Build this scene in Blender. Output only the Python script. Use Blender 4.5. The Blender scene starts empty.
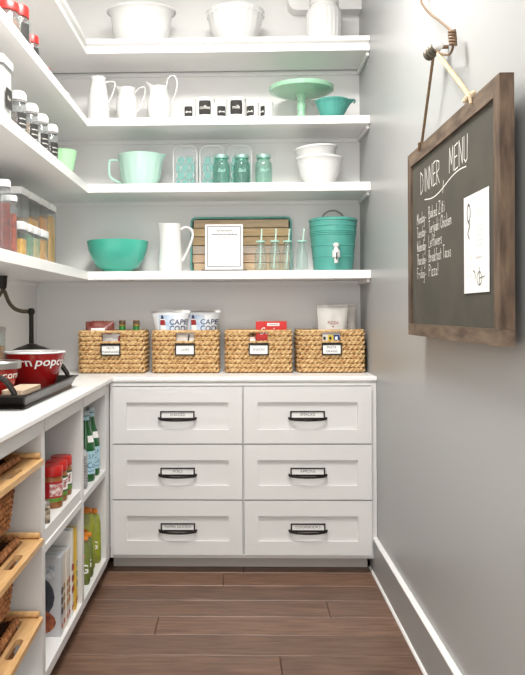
import bpy, bmesh, math, random
from mathutils import Vector, Matrix, noise
random.seed(7)
PI = math.pi
SC = bpy.context.scene
COL = SC.collection

# ------------------------------------------------------------------ camera
th, ph = .0257, .0046
F = Vector((-math.sin(th), math.cos(th), 0)); R0 = Vector((math.cos(th), math.sin(th), 0)); Z = Vector((0, 0, 1))
U = Z*math.cos(ph) + R0*math.sin(ph); R = R0*math.cos(ph) - Z*math.sin(ph)
cam = bpy.data.cameras.new('camera'); cam_o = bpy.data.objects.new('camera', cam); COL.objects.link(cam_o)
mw = Matrix.Identity(4)
for i in range(3):
    mw[i][0], mw[i][1], mw[i][2] = R[i], U[i], -F[i]
mw[2][3] = 1.21
cam_o.matrix_world = mw
cam.sensor_fit = 'HORIZONTAL'; cam.sensor_width = 36; cam.lens = 36*780/525
cam.shift_x = (262.5 - 217.95)/525; cam.shift_y = -(337.5 - 312)/525
cam.clip_start = .05
SC.camera = cam_o

# ------------------------------------------------------------------ light and exposure
w = bpy.data.worlds.new('world'); SC.world = w; w.use_nodes = True
w.node_tree.nodes['Background'].inputs[0].default_value = (1, .99, .97, 1)
w.node_tree.nodes['Background'].inputs[1].default_value = 3.45
SC.view_settings.view_transform = 'Standard'; SC.view_settings.look = 'None'
SC.view_settings.gamma = 1; SC.view_settings.use_curve_mapping = False
SC.view_settings.exposure = -0.04
LAMP_W = 60

# ------------------------------------------------------------------ materials
def lin(c):
    r = []
    for v in c:
        v /= 255
        r.append(v/12.92 if v <= .04045 else ((v+.055)/1.055)**2.4)
    return (*r, 1)
MATS = {}
def mat(name, rgb, rough=.5, metal=0, var=0, scale=12, bump=0, bscale=None, stretch=(1, 1, 1), rgb2=None, coat=0, objvar=0, emit=0):
    if name in MATS: return MATS[name]
    m = bpy.data.materials.new(name); m.use_nodes = True; MATS[name] = m
    nt = m.node_tree; N = nt.nodes; L = nt.links; b = N['Principled BSDF']
    b.inputs['Roughness'].default_value = rough; b.inputs['Metallic'].default_value = metal
    b.inputs['Coat Weight'].default_value = coat
    c1 = lin(rgb)
    b.inputs['Base Color'].default_value = c1
    if var or rgb2 or bump:
        tc = N.new('ShaderNodeTexCoord'); mp = N.new('ShaderNodeMapping'); mp.inputs['Scale'].default_value = stretch
        L.new(tc.outputs['Object'], mp.inputs['Vector'])
        nz = N.new('ShaderNodeTexNoise'); nz.inputs['Scale'].default_value = scale; nz.inputs['Detail'].default_value = 5
        vec = mp.outputs['Vector']
        if objvar:
            oi = N.new('ShaderNodeObjectInfo'); ad = N.new('ShaderNodeVectorMath'); ad.operation = 'MULTIPLY_ADD'
            ad.inputs[1].default_value = (1, 1, 1)
            sc = N.new('ShaderNodeVectorMath'); sc.operation = 'SCALE'; sc.inputs['Scale'].default_value = 37
            cb = N.new('ShaderNodeCombineXYZ')
            for k in range(3): L.new(oi.outputs['Random'], cb.inputs[k])
            L.new(cb.outputs[0], sc.inputs[0]); L.new(vec, ad.inputs[0]); L.new(sc.outputs[0], ad.inputs[2]); vec = ad.outputs[0]
        L.new(vec, nz.inputs['Vector'])
        mx = N.new('ShaderNodeMix'); mx.data_type = 'RGBA'
        c2 = lin(rgb2) if rgb2 else tuple(max(0, v*(1-var)) for v in c1[:3])+(1,)
        mx.inputs[6].default_value = c1; mx.inputs[7].default_value = c2
        rp = N.new('ShaderNodeMapRange'); rp.inputs[1].default_value = .35; rp.inputs[2].default_value = .65
        L.new(nz.outputs['Fac'], rp.inputs[0]); L.new(rp.outputs[0], mx.inputs[0])
        out = mx.outputs[2]
        if objvar:
            hs = N.new('ShaderNodeHueSaturation'); mr = N.new('ShaderNodeMapRange')
            mr.inputs[3].default_value = 1-objvar; mr.inputs[4].default_value = 1+objvar
            L.new(oi.outputs['Random'], mr.inputs[0]); L.new(mr.outputs[0], hs.inputs['Value']); L.new(out, hs.inputs['Color']); out = hs.outputs[0]
        if var or rgb2: L.new(out, b.inputs['Base Color'])
        if bump:
            bn = N.new('ShaderNodeBump'); bn.inputs['Strength'].default_value = bump; bn.inputs['Distance'].default_value = .004
            if bscale:
                n2 = N.new('ShaderNodeTexNoise'); n2.inputs['Scale'].default_value = bscale; L.new(vec, n2.inputs['Vector'])
                L.new(n2.outputs['Fac'], bn.inputs['Height'])
            else: L.new(nz.outputs['Fac'], bn.inputs['Height'])
            L.new(bn.outputs[0], b.inputs['Normal'])
    if emit:
        b.inputs['Emission Color'].default_value = c1; b.inputs['Emission Strength'].default_value = emit
    return m
def glass(name, rgb, op=.08):
    """thin-walled clear glass or plastic: tinted transmission with a fresnel gloss"""
    m = bpy.data.materials.new(name); m.use_nodes = True; MATS[name] = m
    nt = m.node_tree; N = nt.nodes; L = nt.links; N.remove(N['Principled BSDF'])
    tr = N.new('ShaderNodeBsdfTransparent'); tr.inputs[0].default_value = lin(rgb)
    df = N.new('ShaderNodeBsdfDiffuse'); df.inputs[0].default_value = lin(rgb)
    gl = N.new('ShaderNodeBsdfGlossy'); gl.inputs[1].default_value = .06
    lw = N.new('ShaderNodeLayerWeight'); lw.inputs[0].default_value = .5
    pw_ = N.new('ShaderNodeMath'); pw_.operation = 'POWER'; pw_.inputs[1].default_value = 4; L.new(lw.outputs['Facing'], pw_.inputs[0])
    fr = N.new('ShaderNodeMath'); fr.operation = 'MULTIPLY_ADD'; fr.inputs[1].default_value = .45; fr.inputs[2].default_value = .03; L.new(pw_.outputs[0], fr.inputs[0])
    a = N.new('ShaderNodeMixShader'); a.inputs[0].default_value = op; L.new(tr.outputs[0], a.inputs[1]); L.new(df.outputs[0], a.inputs[2])
    b = N.new('ShaderNodeMixShader'); L.new(fr.outputs[0], b.inputs[0]); L.new(a.outputs[0], b.inputs[1]); L.new(gl.outputs[0], b.inputs[2])
    L.new(b.outputs[0], N['Material Output'].inputs[0])
    return m
WALL = mat('wall_paint', (235, 234, 232), .42, bump=.05, bscale=90)
SHELF = mat('shelf_paint', (240, 239, 237), .35)
CAB = mat('cabinet_paint', (216, 215, 213), .38)
PORC = mat('white_porcelain', (228, 228, 226), .18, coat=.3)
PLAST = mat('white_plastic', (230, 230, 229), .35)
BLACKM = mat('black_iron', (38, 33, 29), .42, metal=.5)
BRONZE = mat('dark_bronze', (40, 36, 33), .35, metal=.7)
CARD = mat('white_card', (234, 233, 230), .7)
INK = mat('black_ink', (35, 32, 30), .7)
GREYINK = mat('grey_ink', (88, 86, 84), .7)
TEAL = mat('teal_glaze', (78, 188, 165), .22, coat=.3, var=.12, scale=9)
TEALM = mat('teal_enamel_metal', (84, 164, 152), .38, var=.12, scale=14)
JADE = mat('jadeite_glass', (158, 206, 174), .2, coat=.3)
MINT = mat('mint_milk_glass', (182, 216, 202), .2, coat=.3)
GLASS = glass('clear_glass', (244, 248, 247), .05)
PCLEAR = glass('clear_plastic', (240, 242, 242), .08)
AQUA = glass('aqua_glass', (214, 241, 235), .07)
GREENG = mat('green_bottle_glass', (18, 92, 40), .1, coat=.4)
STRAW = mat('woven_hyacinth', (226, 194, 142), .65, rgb2=(176, 130, 78), scale=60, bump=.5, bscale=160)
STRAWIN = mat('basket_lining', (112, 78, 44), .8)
WICKB = mat('brown_wicker', (196, 132, 78), .6, rgb2=(120, 70, 36), scale=60)
OAK = mat('honey_wood', (214, 174, 122), .42, rgb2=(194, 150, 98), scale=9, stretch=(8, 1, 8))
STEEL = mat('brushed_steel', (190, 188, 184), .3, metal=.9)
REDLID = mat('red_lid', (196, 36, 30), .35)
REDG = mat('red_enamel', (158, 24, 24), .22, coat=.4)
BARN = mat('weathered_wood', (116, 98, 80), .75, rgb2=(78, 62, 48), scale=10, stretch=(5, 1, 5), bump=.4)
BARNV = mat('weathered_wood_upright', (104, 84, 66), .75, rgb2=(66, 50, 38), scale=10, stretch=(5, 5, 1), bump=.4)
CHALKB = mat('chalkboard', (74, 70, 60), .8, rgb2=(64, 61, 52), scale=6)
CHALK = mat('chalk', (236, 234, 228), .9)
ROPE = mat('jute_rope', (206, 184, 152), .9, var=.3, scale=90)
ROPED = mat('dark_jute_rope', (122, 96, 70), .9, var=.3, scale=90)
PLANK = mat('stained_floorboard', (124, 94, 76), .42, rgb2=(94, 68, 53), scale=7, stretch=(1, 9, 1), bump=.12, bscale=24, objvar=.2)

# ------------------------------------------------------------------ mesh helpers
def B(): return bmesh.new()
def mk(name, bm, m, parent=None, smooth=True, ang=35):
    bmesh.ops.recalc_face_normals(bm, faces=bm.faces)
    me = bpy.data.meshes.new(name); bm.to_mesh(me); bm.free()
    me.materials.append(m)
    if smooth:
        me.polygons.foreach_set('use_smooth', [True]*len(me.polygons)); me.set_sharp_from_angle(angle=math.radians(ang))
    o = bpy.data.objects.new(name, me); COL.objects.link(o)
    if parent: o.parent = parent
    return o
def tag(o, label, cat, group=None):
    o['label'] = label; o['category'] = cat
    if group: o['group'] = group
    return o
def thing(name, label, cat, loc=(0, 0, 0), rz=0, group=None):
    o = bpy.data.objects.new(name, None); COL.objects.link(o); o.empty_display_size = .05
    o.location = loc; o.rotation_euler = (0, 0, rz)
    return tag(o, label, cat, group)
def struct(o): o['kind'] = 'structure'; return o
def copy_tree(o, parent=None):
    c = o.copy(); COL.objects.link(c); c.parent = parent
    for ch in list(o.children): copy_tree(ch, c)
    return c
def again(src, loc, label=None, rz=None):
    c = copy_tree(src); c.location = loc
    if label: c['label'] = label
    if rz is not None: c.rotation_euler = (0, 0, rz)
    return c
def box(bm, x0, x1, y0, y1, z0, z1, bev=0, seg=1):
    vs = [bm.verts.new((x, y, z)) for z in (z0, z1) for y in (y0, y1) for x in (x0, x1)]
    fs = [bm.faces.new([vs[i] for i in f]) for f in ((0, 2, 3, 1), (4, 5, 7, 6), (0, 1, 5, 4), (2, 6, 7, 3), (0, 4, 6, 2), (1, 3, 7, 5))]
    if bev:
        es = list({e for f in fs for e in f.edges})
        bmesh.ops.bevel(bm, geom=es, offset=bev, segments=seg, affect='EDGES', profile=.5)
    return bm
def bx(*a, **k): return box(B(), *a, **k)
def lathe(bm, prof, n=36, c=(0, 0), fn=None, sx=1, sy=1):
    """revolve (r, z) points; r == 0 closes at the axis; fn(angle, r, z) -> (r, z) deforms"""
    rings = []
    for r, z in prof:
        if r < 1e-6:
            rings.append([bm.verts.new((c[0], c[1], z))])
        else:
            ring = []
            for i in range(n):
                a = 2*PI*i/n; rr, zz = fn(a, r, z) if fn else (r, z)
                ring.append(bm.verts.new((c[0]+rr*math.cos(a)*sx, c[1]+rr*math.sin(a)*sy, zz)))
            rings.append(ring)
    for p, q in zip(rings, rings[1:]):
        for i in range(n):
            j = (i+1) % n
            if len(p) == 1 and len(q) == 1: continue
            if len(p) == 1: bm.faces.new((p[0], q[j], q[i]))
            elif len(q) == 1: bm.faces.new((p[i], p[j], q[0]))
            else: bm.faces.new((p[i], p[j], q[j], q[i]))
    return bm
def tube(bm, pts, r, n=8, closed=False, flat=None):
    pts = [Vector(p) for p in pts]; m = len(pts); rings = []
    prev = None
    for i, p in enumerate(pts):
        a = pts[(i-1) % m] if (closed or i > 0) else p
        b = pts[(i+1) % m] if (closed or i < m-1) else p
        t = (b-a)
        t = t.normalized() if t.length > 1e-9 else Vector((0, 0, 1))
        if prev is None:
            up = Vector((0, 0, 1)) if abs(t.z) < .9 else Vector((1, 0, 0))
            nrm = (up - t*up.dot(t)).normalized()
        else:
            nrm = prev - t*prev.dot(t)
            nrm = nrm.normalized() if nrm.length > 1e-6 else Vector((1, 0, 0))
        prev = nrm; bi = t.cross(nrm)
        rr = r(i/(m-1)) if callable(r) else r
        f = flat or 1
        rings.append([bm.verts.new(p + nrm*math.cos(2*PI*k/n)*rr + bi*math.sin(2*PI*k/n)*rr*f) for k in range(n)])
    for i in range(m if closed else m-1):
        p, q = rings[i], rings[(i+1) % m]
        for k in range(n): bm.faces.new((p[k], p[(k+1) % n], q[(k+1) % n], q[k]))
    if not closed:
        bm.faces.new(rings[0][::-1]); bm.faces.new(rings[-1])
    return bm
def spline(ps, k=8):
    ps = [Vector(p) for p in ps]; out = []
    for i in range(len(ps)-1):
        p0 = ps[max(i-1, 0)]; p1 = ps[i]; p2 = ps[i+1]; p3 = ps[min(i+2, len(ps)-1)]
        for j in range(k):
            t = j/k
            out.append(.5*((2*p1)+(-p0+p2)*t+(2*p0-5*p1+4*p2-p3)*t*t+(-p0+3*p1-3*p2+p3)*t**3))
    out.append(ps[-1]); return out
def rrect(x0, x1, y0, y1, r, k=4):
    out = []
    for cx, cy, a0 in ((x1-r, y0+r, -PI/2), (x1-r, y1-r, 0), (x0+r, y1-r, PI/2), (x0+r, y0+r, PI)):
        for i in range(k+1):
            a = a0+PI/2*i/k; out.append((cx+r*math.cos(a), cy+r*math.sin(a)))
    return out
def prism(bm, outer, z0, z1, holes=(), mp=None):
    """extrude a 2D outline with holes from z0 to z1; mp maps (u, v, w) to xyz"""
    mp = mp or (lambda u, v, q: (u, v, q))
    loops = [outer]+list(holes); L0 = []; L1 = []
    for lp in loops:
        a = [bm.verts.new(mp(u, v, z0)) for u, v in lp]; b = [bm.verts.new(mp(u, v, z1)) for u, v in lp]
        n = len(lp)
        for i in range(n): bm.faces.new((a[i], a[(i+1) % n], b[(i+1) % n], b[i]))
        L0.append(a); L1.append(b)
    if not holes:
        bm.faces.new(L0[0][::-1]); bm.faces.new(L1[0])
    else:
        for Ls in (L0, L1):
            es = [bm.edges.get((l[i], l[(i+1) % len(l)])) for l in Ls for i in range(len(l))]
            bmesh.ops.triangle_fill(bm, use_beauty=True, use_dissolve=False, edges=es)
    return bm
def loft(bm, sections, cap=True):
    rs = [[bm.verts.new(p) for p in s] for s in sections]; n = len(rs[0])
    for p, q in zip(rs, rs[1:]):
        for k in range(n): bm.faces.new((p[k], p[(k+1) % n], q[(k+1) % n], q[k]))
    if cap: bm.faces.new(rs[0][::-1]); bm.faces.new(rs[-1])
    return bm
def rloft(bm, lv, k=4):
    """rounded-rectangle stack; lv = [(half_x, half_y, radius, z)]"""
    return loft(bm, [[(x, y, z) for x, y in rrect(-hx, hx, -hy, hy, r, k)] for hx, hy, r, z in lv])
def text_bm(s, size, mp, squeeze=1, off=0, shear=0):
    cu = bpy.data.curves.new('t', 'FONT'); cu.body = s; cu.size = size; cu.align_x = 'CENTER'; cu.align_y = 'CENTER'
    cu.offset = off; cu.shear = shear; cu.resolution_u = 3
    o = bpy.data.objects.new('t', cu); COL.objects.link(o)
    dg = bpy.context.evaluated_depsgraph_get(); me = bpy.data.meshes.new_from_object(o.evaluated_get(dg))
    bm = B(); bm.from_mesh(me)
    bpy.data.objects.remove(o); bpy.data.curves.remove(cu); bpy.data.meshes.remove(me)
    for v in bm.verts: v.co = mp(v.co.x*squeeze, v.co.y)
    return bm
def letters(s, size, m, parent, mp, name='lettering', **k):
    return mk(name, text_bm(s, size, mp, **k), m, parent, smooth=False)
def ribbon(bm, pts, wd, mp):
    for (x0, y0), (x1, y1) in zip(pts, pts[1:]):
        d = Vector((x1-x0, y1-y0)); l = d.length
        if l < 1e-6: continue
        n = Vector((-d.y, d.x))/l*wd/2; e = d/l*wd*.3
        q = [(x0-e.x+n.x, y0-e.y+n.y), (x0-e.x-n.x, y0-e.y-n.y), (x1+e.x-n.x, y1+e.y-n.y), (x1+e.x+n.x, y1+e.y+n.y)]
        bm.faces.new([bm.verts.new(mp(*p)) for p in q])
    return bm

def squig(bm, x0, x1, z, amp, n, wd, mp):
    ribbon(bm, [(x0+(x1-x0)*i/n, z+amp*math.sin(i*2.2+z*90)*(.6+.4*math.sin(i*.9))) for i in range(n+1)], wd, mp)

# ------------------------------------------------------------------ the room
XL, XR, YB, YF, ZC = -1.06, .637, 4.08, -.6, 3.0
fl = struct(mk('floor', bx(XL-.1, XR+.1, YF-.4, YB+.1, -.06, -.019), mat('subfloor', (60, 42, 32), .8), smooth=False))
rows = 27; pw = .1745; y = 3.797
cuts = {0: (.02,), 1: (-.07,), 2: (.62,), 3: (.362,), 4: (-.32,), 5: (-1.0,), 6: (.142,), 7: (-.5,)}
meshes = {}
for r in range(rows):
    y0 = y-pw*(r+1); xs = [XL]+[c for c in cuts.get(r, (-.45+.37*((r*5) % 4),)) if XL+.05 < c < XR-.02]+[XR]
    for a, b in zip(xs, xs[1:]):
        key = round(b-a, 3)
        if key not in meshes:
            o = mk('plank', bx(-(b-a)/2+.0007, (b-a)/2-.0007, .0009, pw-.0009, -.019, 0, bev=.0026), PLANK, fl, smooth=False); meshes[key] = o.data
        else:
            o = bpy.data.objects.new('plank', meshes[key]); COL.objects.link(o); o.parent = fl
        o.location = ((a+b)/2, y0, random.uniform(-.0006, .0004))
struct(mk('wall_back', bx(XL-.1, XR+.1, YB, YB+.1, -.02, ZC), WALL, smooth=False))
struct(mk('wall_left', bx(XL-.1, XL, YF, YB, -.02, ZC), WALL, smooth=False))
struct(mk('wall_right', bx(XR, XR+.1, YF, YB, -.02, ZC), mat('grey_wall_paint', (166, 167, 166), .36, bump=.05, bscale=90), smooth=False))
struct(mk('ceiling', bx(XL-.1, XR+.1, YF, YB+.1, ZC, ZC+.08), mat('ceiling_paint', (246, 246, 244), .6), smooth=False))
# baseboard along the right wall: flat board, square cap, small shoe moulding
bb = B()
prism(bb, [(0, 0), (.018, 0), (.018, .157), (0, .157)], YF, 3.700, mp=lambda u, v, q: (XR-u, q, v))
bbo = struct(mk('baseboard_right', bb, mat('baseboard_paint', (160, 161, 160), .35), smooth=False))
mk('cap_molding', prism(B(), [(.0005, .1575), (.019, .1575), (.019, .162), (.013, .168), (.0005, .168)], YF, 3.700, mp=lambda u, v, q: (XR-u, q, v)), SHELF, bbo, smooth=False)
sh = prism(B(), [(.018, 0), (.026, 0), (.025, .005), (.022, .009), (.018, .010)], YF, 3.700, mp=lambda u, v, q: (XR-u, q, v))
mk('shoe_molding', sh, SHELF, bbo)
# box in wall paint high in the right corner, its lower edge rounded on the left
sf = prism(B(), [(.262, ZC), (.262, 2.80), (.268, 2.775), (.285, 2.758), (.31, 2.752), (XR, 2.752), (XR, ZC)], YB, YB-.085, mp=lambda u, v, q: (u, q, v))
struct(mk('trim_1', sf, WALL))
# flat ceiling lamps
def downlight(x, y, label, pw):
    t = thing('flush_ceiling_light', label, 'light', (x, y, ZC-.012))
    mk('trim_ring', lathe(B(), [(.35, .0), (.37, .0), (.37, .0115), (.35, .0115), (.35, 0)], 32), PLAST, t)
    mk('lens', lathe(B(), [(0, .006), (.349, .006), (.349, .011), (0, .011)], 32), mat('lamp_lens', (255, 250, 240), .5, emit=6), t)
    la = bpy.data.lights.new('lamp', 'AREA'); la.shape = 'DISK'; la.size = .68; la.energy = LAMP_W*pw; la.color = (1, .98, .955)
    lo = bpy.data.objects.new('lamp', la); COL.objects.link(lo); lo.parent = t; lo.location = (0, 0, -.02)
downlight(-.1, 2.38, 'flat round ceiling light deeper inside the pantry', .93)
downlight(.1, .5, 'flat round ceiling light by the pantry entrance', .15)

# ------------------------------------------------------------------ shelves
YS, XS, YE = 3.745, -.722, 1.80
SZ = [(2.529, 2.46), (2.148, 2.110), (1.830, 1.789), (1.408, 1.369)]
SLAB = ['topmost white corner shelf with a stepped molding edge', 'white corner shelf holding pitchers, small crocks and a cake stand',
        'white corner shelf holding the mint batter bowl and aqua jars', 'white corner shelf just above the woven baskets']
for i, ((zt, zb), lab) in enumerate(zip(SZ, SLAB)):
    t = thing('wall_shelf', lab, 'shelf', (0, YB, zt), group='corner wall shelves')
    zz = zb-zt; g = .0006
    if i == 0:
        prof = [(0, 0), (0, -.022), (-.02, -.026), (-.02, -.043), (-.004, -.047), (-.004, zz), (-.30, zz), (-.30, -.03), (-.33, -.03), (-.33, 0)]
    else:
        prof = [(0, -.0015), (0, zz), (-.02, zz), (-.333, zz), (-.333, 0), (-.0015, 0)]
    # boards mitred at the inner corner
    def board(prof, side):
        bm = B()
        if side == 'back':     # runs along x, edge faces the room (-y)
            secs = [[(XS+p[0]+g, YS-p[0]-YB, p[1]) for p in prof], [(XR-.001, YS-p[0]-YB, p[1]) for p in prof]]
        else:
            secs = [[(XS+p[0], YE-YB, p[1]) for p in prof], [(XS+p[0], YS-p[0]-YB-g, p[1]) for p in prof]]
        return loft(bm, secs)
    mk('back_board', board(prof, 'back'), SHELF, t, smooth=False)
    mk('side_board', board(prof, 'left'), SHELF, t, smooth=False)
    c = .02
    mk('cleat', bx(XL+.002, XR-.002, -.015, -.0005, zz-c, zz-.0005), SHELF, t, smooth=False)
    mk('cleat', bx(XL+.0005, XL+.015, YE-YB, -.016, zz-c, zz-.0005), SHELF, t, smooth=False)
    mk('cleat', bx(XR-.015, XR-.0005, YS-YB+.025, -.016, zz-c, zz-.0005, bev=.002), SHELF, t, smooth=False)
S1, S2, S3, S4, CT = 2.529, 2.148, 1.830, 1.408, .91

# ------------------------------------------------------------------ counter and cabinets
YCF, XCF = 3.602, -.580      # counter front edges
def edge(u):  # counter edge profile (depth inwards, z)
    return [(0, -.003), (.003, 0), (.46, 0), (.46, -.026), (.012, -.026), (.004, -.021), (0, -.016)]
prof = [(-a, b) for a, b in edge(0)]
cb = B()
loft(cb, [[(XCF+p[0], YCF-p[0] if p[0] > -.458 else 4.078, p[1]) for p in prof], [(XR-.001, YCF-p[0] if p[0] > -.458 else 4.078, p[1]) for p in prof]])
loft(cb, [[(XCF+p[0] if p[0] > -.458 else XL+.001, YE, p[1]) for p in prof], [(XCF+p[0] if p[0] > -.458 else XL+.001, YCF-p[0] if p[0] > -.458 else 4.078, p[1]) for p in prof]])
ct = mk('countertop', cb, SHELF, smooth=False); ct.location = (0, 0, CT)
tag(ct, 'white continuous corner worktop under the baskets and popcorn tray', 'countertop')

CZ = .8835
dc = thing('drawer_cabinet', 'white built-in cabinet of six shaker drawers', 'cabinet', (.017, 3.85, 0))
ox, oy = .017, 3.85
def lb(x0, x1, y0, y1, z0, z1, **k): return bx(x0-ox, x1-ox, y0-oy, y1-oy, z0, z1, **k)
body = B()
box(body, -.598-ox, .636-ox, 3.632-oy, 4.078-oy, .07, CZ-.001)
mk('body', body, CAB, dc, smooth=False)
ff = B()
for a in ((-.598, -.583, 3.612, 3.6315, .07, CZ-.001), (.6115, .636, 3.612, 3.6315, .07, CZ-.001), (-.583, .6115, 3.612, 3.6315, .868, CZ-.001), (-.583, .6115, 3.612, 3.6315, .07, .088), (.0175, .0245, 3.616, 3.6315, .088, .868)):
    box(ff, a[0]-ox, a[1]-ox, a[2]-oy, a[3]-oy, a[4], a[5], bev=.001)
mk('face_frame', ff, CAB, dc, smooth=False)
mk('toe_kick', lb(-.598, .606, 3.704, 3.72, .001, .0695), mat('toe_kick_paint', (196, 190, 182), .5), dc, smooth=False)
def drawer(x0, x1, z0, z1, word):
    w2, h = (x1-x0)/2, z1-z0; cx = (x0+x1)/2
    bm = B(); fr = .0635; d = .011
    # frame-and-panel front
    prism(bm, [(-w2, 0), (w2, 0), (w2, h), (-w2, h)], 0, .0185, holes=[[(-w2+fr, fr), (w2-fr, fr), (w2-fr, h-fr-.008), (-w2+fr, h-fr-.008)]], mp=lambda u, v, q: (u, q, v))
    box(bm, -w2+fr-.004, w2-fr+.004, d, .0182, fr-.004, h-fr-.004)
    o = mk('drawer', bm, CAB, dc, smooth=False); o.location = (cx-ox, 3.6125-.0186+.001-oy, z0)
    zc = h*.455   # pull centre
    c = bx(-.076, .076, d-.002, d-.0005, zc-.004, zc+.026); k = mk('label_card', c, CARD, o, smooth=False)
    hb = B()
    prism(hb, [(-.080, zc-.008), (.080, zc-.008), (.080, zc+.030), (-.080, zc+.030)], d-.006, d-.0002, holes=[[(-.0735, zc-.001), (.0735, zc-.001), (.0735, zc+.0245), (-.0735, zc+.0245)]], mp=lambda u, v, q: (u, q, v))
    mk('label_holder', hb, BRONZE, o, smooth=False)
    pb = B()
    tube(pb, spline([(-.086, d-.003, zc-.002), (-.078, d-.016, zc-.006), (-.04, d-.026, zc-.0095), (0, d-.028, zc-.0105), (.04, d-.026, zc-.0095), (.078, d-.016, zc-.006), (.086, d-.003, zc-.002)], 5), .0054, 8)
    mk('handle', pb, BRONZE, o)
    letters(word, .016, GREYINK, o, lambda u, v: (u, d-.0025, zc+.013+v), name='lettering', squeeze=1.15)
DL, DR = (-.5815, .0165), (.0255, .6105)
for (z0, z1), (a, b) in zip(((.6035, .8645), (.3455, .598), (.0895, .340)), (('SNACKS', 'SNACKS'), ('FOILS', 'APRONS'), ('PAPER GOODS', 'COOKBOOKS'))):
    drawer(*DL, z0, z1, a); drawer(*DR, z0, z1, b)

# open cabinets along the left wall
XF = -.600
def open_cab(label, y0, y1, shelf=None, group=None):
    t = thing('open_cabinet', label, 'cabinet', (-.83, (y0+y1)/2, 0), group=group)
    px, py = -.83, (y0+y1)/2
    def part(n, x0, x1, a, b, z0, z1, bev=.001, m=CAB): return mk(n, bx(x0-px, x1-px, a-py, b-py, z0, z1, bev=bev), m, t, smooth=False)
    part('side_panel', XL+.002, XF, y0, y0+.019, .066, CZ-.003)
    part('side_panel', XL+.002, XF, y1-.019, y1, .066, CZ-.003)
    part('back_panel', XL+.002, XL+.010, y0+.0195, y1-.0195, .10, CZ-.05)
    part('bottom_panel', XL+.002, XF+.001, y0+.0195, y1-.0195, .066, .0995)
    part('top_rail', XF-.02, XF+.002, y0+.0195, y1-.0195, .842, CZ-.003)
    part('toe_kick', XF-.095, XF-.08, y0, y1, .001, .0655, m=MATS['toe_kick_paint'])
    if shelf == 'A':
        part('shelf', XL+.011, XF-.004, y0+.0195, y1-.0195, .493, .535); part('shelf_nosing', XF-.022, XF+.001, y0+.0195, y1-.0195, .467, .4925)
    if shelf == 'B':
        part('shelf', XL+.011, XF, y0+.0195, y1-.0195, .474, .500)
        pins = B()
        for z in (.40, .43, .46, .56, .6): box(pins, -.68-px, -.675-px, y1-.0205-py, y1-.0195-py, z, z+.005)
        mk('shelf_pin_hole', pins, GREYINK, t, smooth=False)
    return t
open_cab('white open cabinet holding red-lidded jars above booklets', 2.381, 2.985, 'A')
open_cab('white open cabinet holding green bottles above squeeze pouches', 2.986, 3.5275, 'B')
open_cab('white open cabinet fitted with wooden pull-out basket trays', 1.80, 2.380)
cs = thing('corner_filler', 'white filler stile in the corner between open shelves and drawers', 'trim', (-.61, 3.57, 0))
mk('stile', bx(-.02, .010, -.0415, .04, .0705, CZ-.003, bev=.001), CAB, cs, smooth=False)

# ------------------------------------------------------------------ woven baskets
def weave(bm, hx, hy, h, z0, pitch, rad, amp, tw, notch=None, taper=0, step=.0068):
    nrow = int(h/pitch)
    for r in range(nrow):
        z = z0+pitch*(r+.5)
        k = 1-taper*(1-(r+.5)/nrow)
        out = rrect(-hx*k, hx*k, -hy*k, hy*k, .02, 4)
        pts = []; nn = len(out)
        for i in range(nn):
            a = Vector(out[i]); b = Vector(out[(i+1) % nn]); L = (b-a).length; n = max(1, int(L/step))
            for j in range(n): pts.append(a+(b-a)*j/n)
        m = len(pts); tot = sum((pts[(i+1) % m]-pts[i]).length for i in range(m)); turns = round(tot/tw)
        for s in (0, 1):
            path = []
            for i, p in enumerate(pts):
                t = (pts[(i+1) % m]-pts[i-1]).normalized(); nrm = Vector((t.y, -t.x))
                f = 2*PI*turns*i/m+PI*s+r*1.1+.5*noise.noise((i*.09, r*3.1, s))
                cut = notch and abs(p.x) < notch[0] and p.y < 0 and notch[1] < z < notch[2]
                path.append((Vector((p.x+nrm.x*amp*math.cos(f), p.y+nrm.y*amp*math.cos(f), z+amp*math.sin(f)*1.15)), cut))
            if not any(c for _, c in path): tube(bm, [p for p, _ in path], rad, 6, closed=True)
            else:
                # rotate so that it starts just after the gap
                st = max(i for i in range(m) if path[i][1])+1
                seq = [path[(st+i) % m] for i in range(m)]; run = [p for p, c in seq if not c]
                tube(bm, run, rad, 6)
    return bm
BW, BD, BH = .168, .118, .212
def basket():
    t = thing('woven_basket', '', 'basket', group='label-fronted woven baskets on the counter')
    mk('weave', weave(B(), BW-.011, BD-.011, BH-.012, .003, .0222, .0064, .0056, .044, notch=(.046, .150, .205)), STRAW, t)
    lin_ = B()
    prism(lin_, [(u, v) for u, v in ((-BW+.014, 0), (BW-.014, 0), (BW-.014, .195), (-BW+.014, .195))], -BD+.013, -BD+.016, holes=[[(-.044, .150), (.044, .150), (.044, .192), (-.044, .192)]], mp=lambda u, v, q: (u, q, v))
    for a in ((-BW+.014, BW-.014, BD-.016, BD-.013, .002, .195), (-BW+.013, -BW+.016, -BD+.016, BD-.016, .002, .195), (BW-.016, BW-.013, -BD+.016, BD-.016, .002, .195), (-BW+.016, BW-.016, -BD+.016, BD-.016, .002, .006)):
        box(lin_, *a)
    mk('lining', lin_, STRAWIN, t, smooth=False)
    rim = [(x, y, BH-.0075) for x, y in rrect(-BW+.010, BW-.010, -BD+.010, BD-.010, .02, 4)]
    mk('rim', tube(B(), rim, .0068, 8, closed=True), STRAW, t)
    hb = prism(B(), [(-.049, .088), (.049, .088), (.049, .148), (-.049, .148)], -BD-.008, -BD-.003, holes=[[(-.043, .094), (.043, .094), (.043, .136), (-.043, .136)]], mp=lambda u, v, q: (u, q, v))
    mk('label_holder', hb, BRONZE, t, smooth=False)
    mk('label_card', bx(-.0445, .0445, -BD-.0055, -BD-.0035, .0925, .1375), CARD, t, smooth=False)
    return t
BX = [-.625, -.260, .100, .455]; BY = 3.812+BD
b0 = basket()
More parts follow.
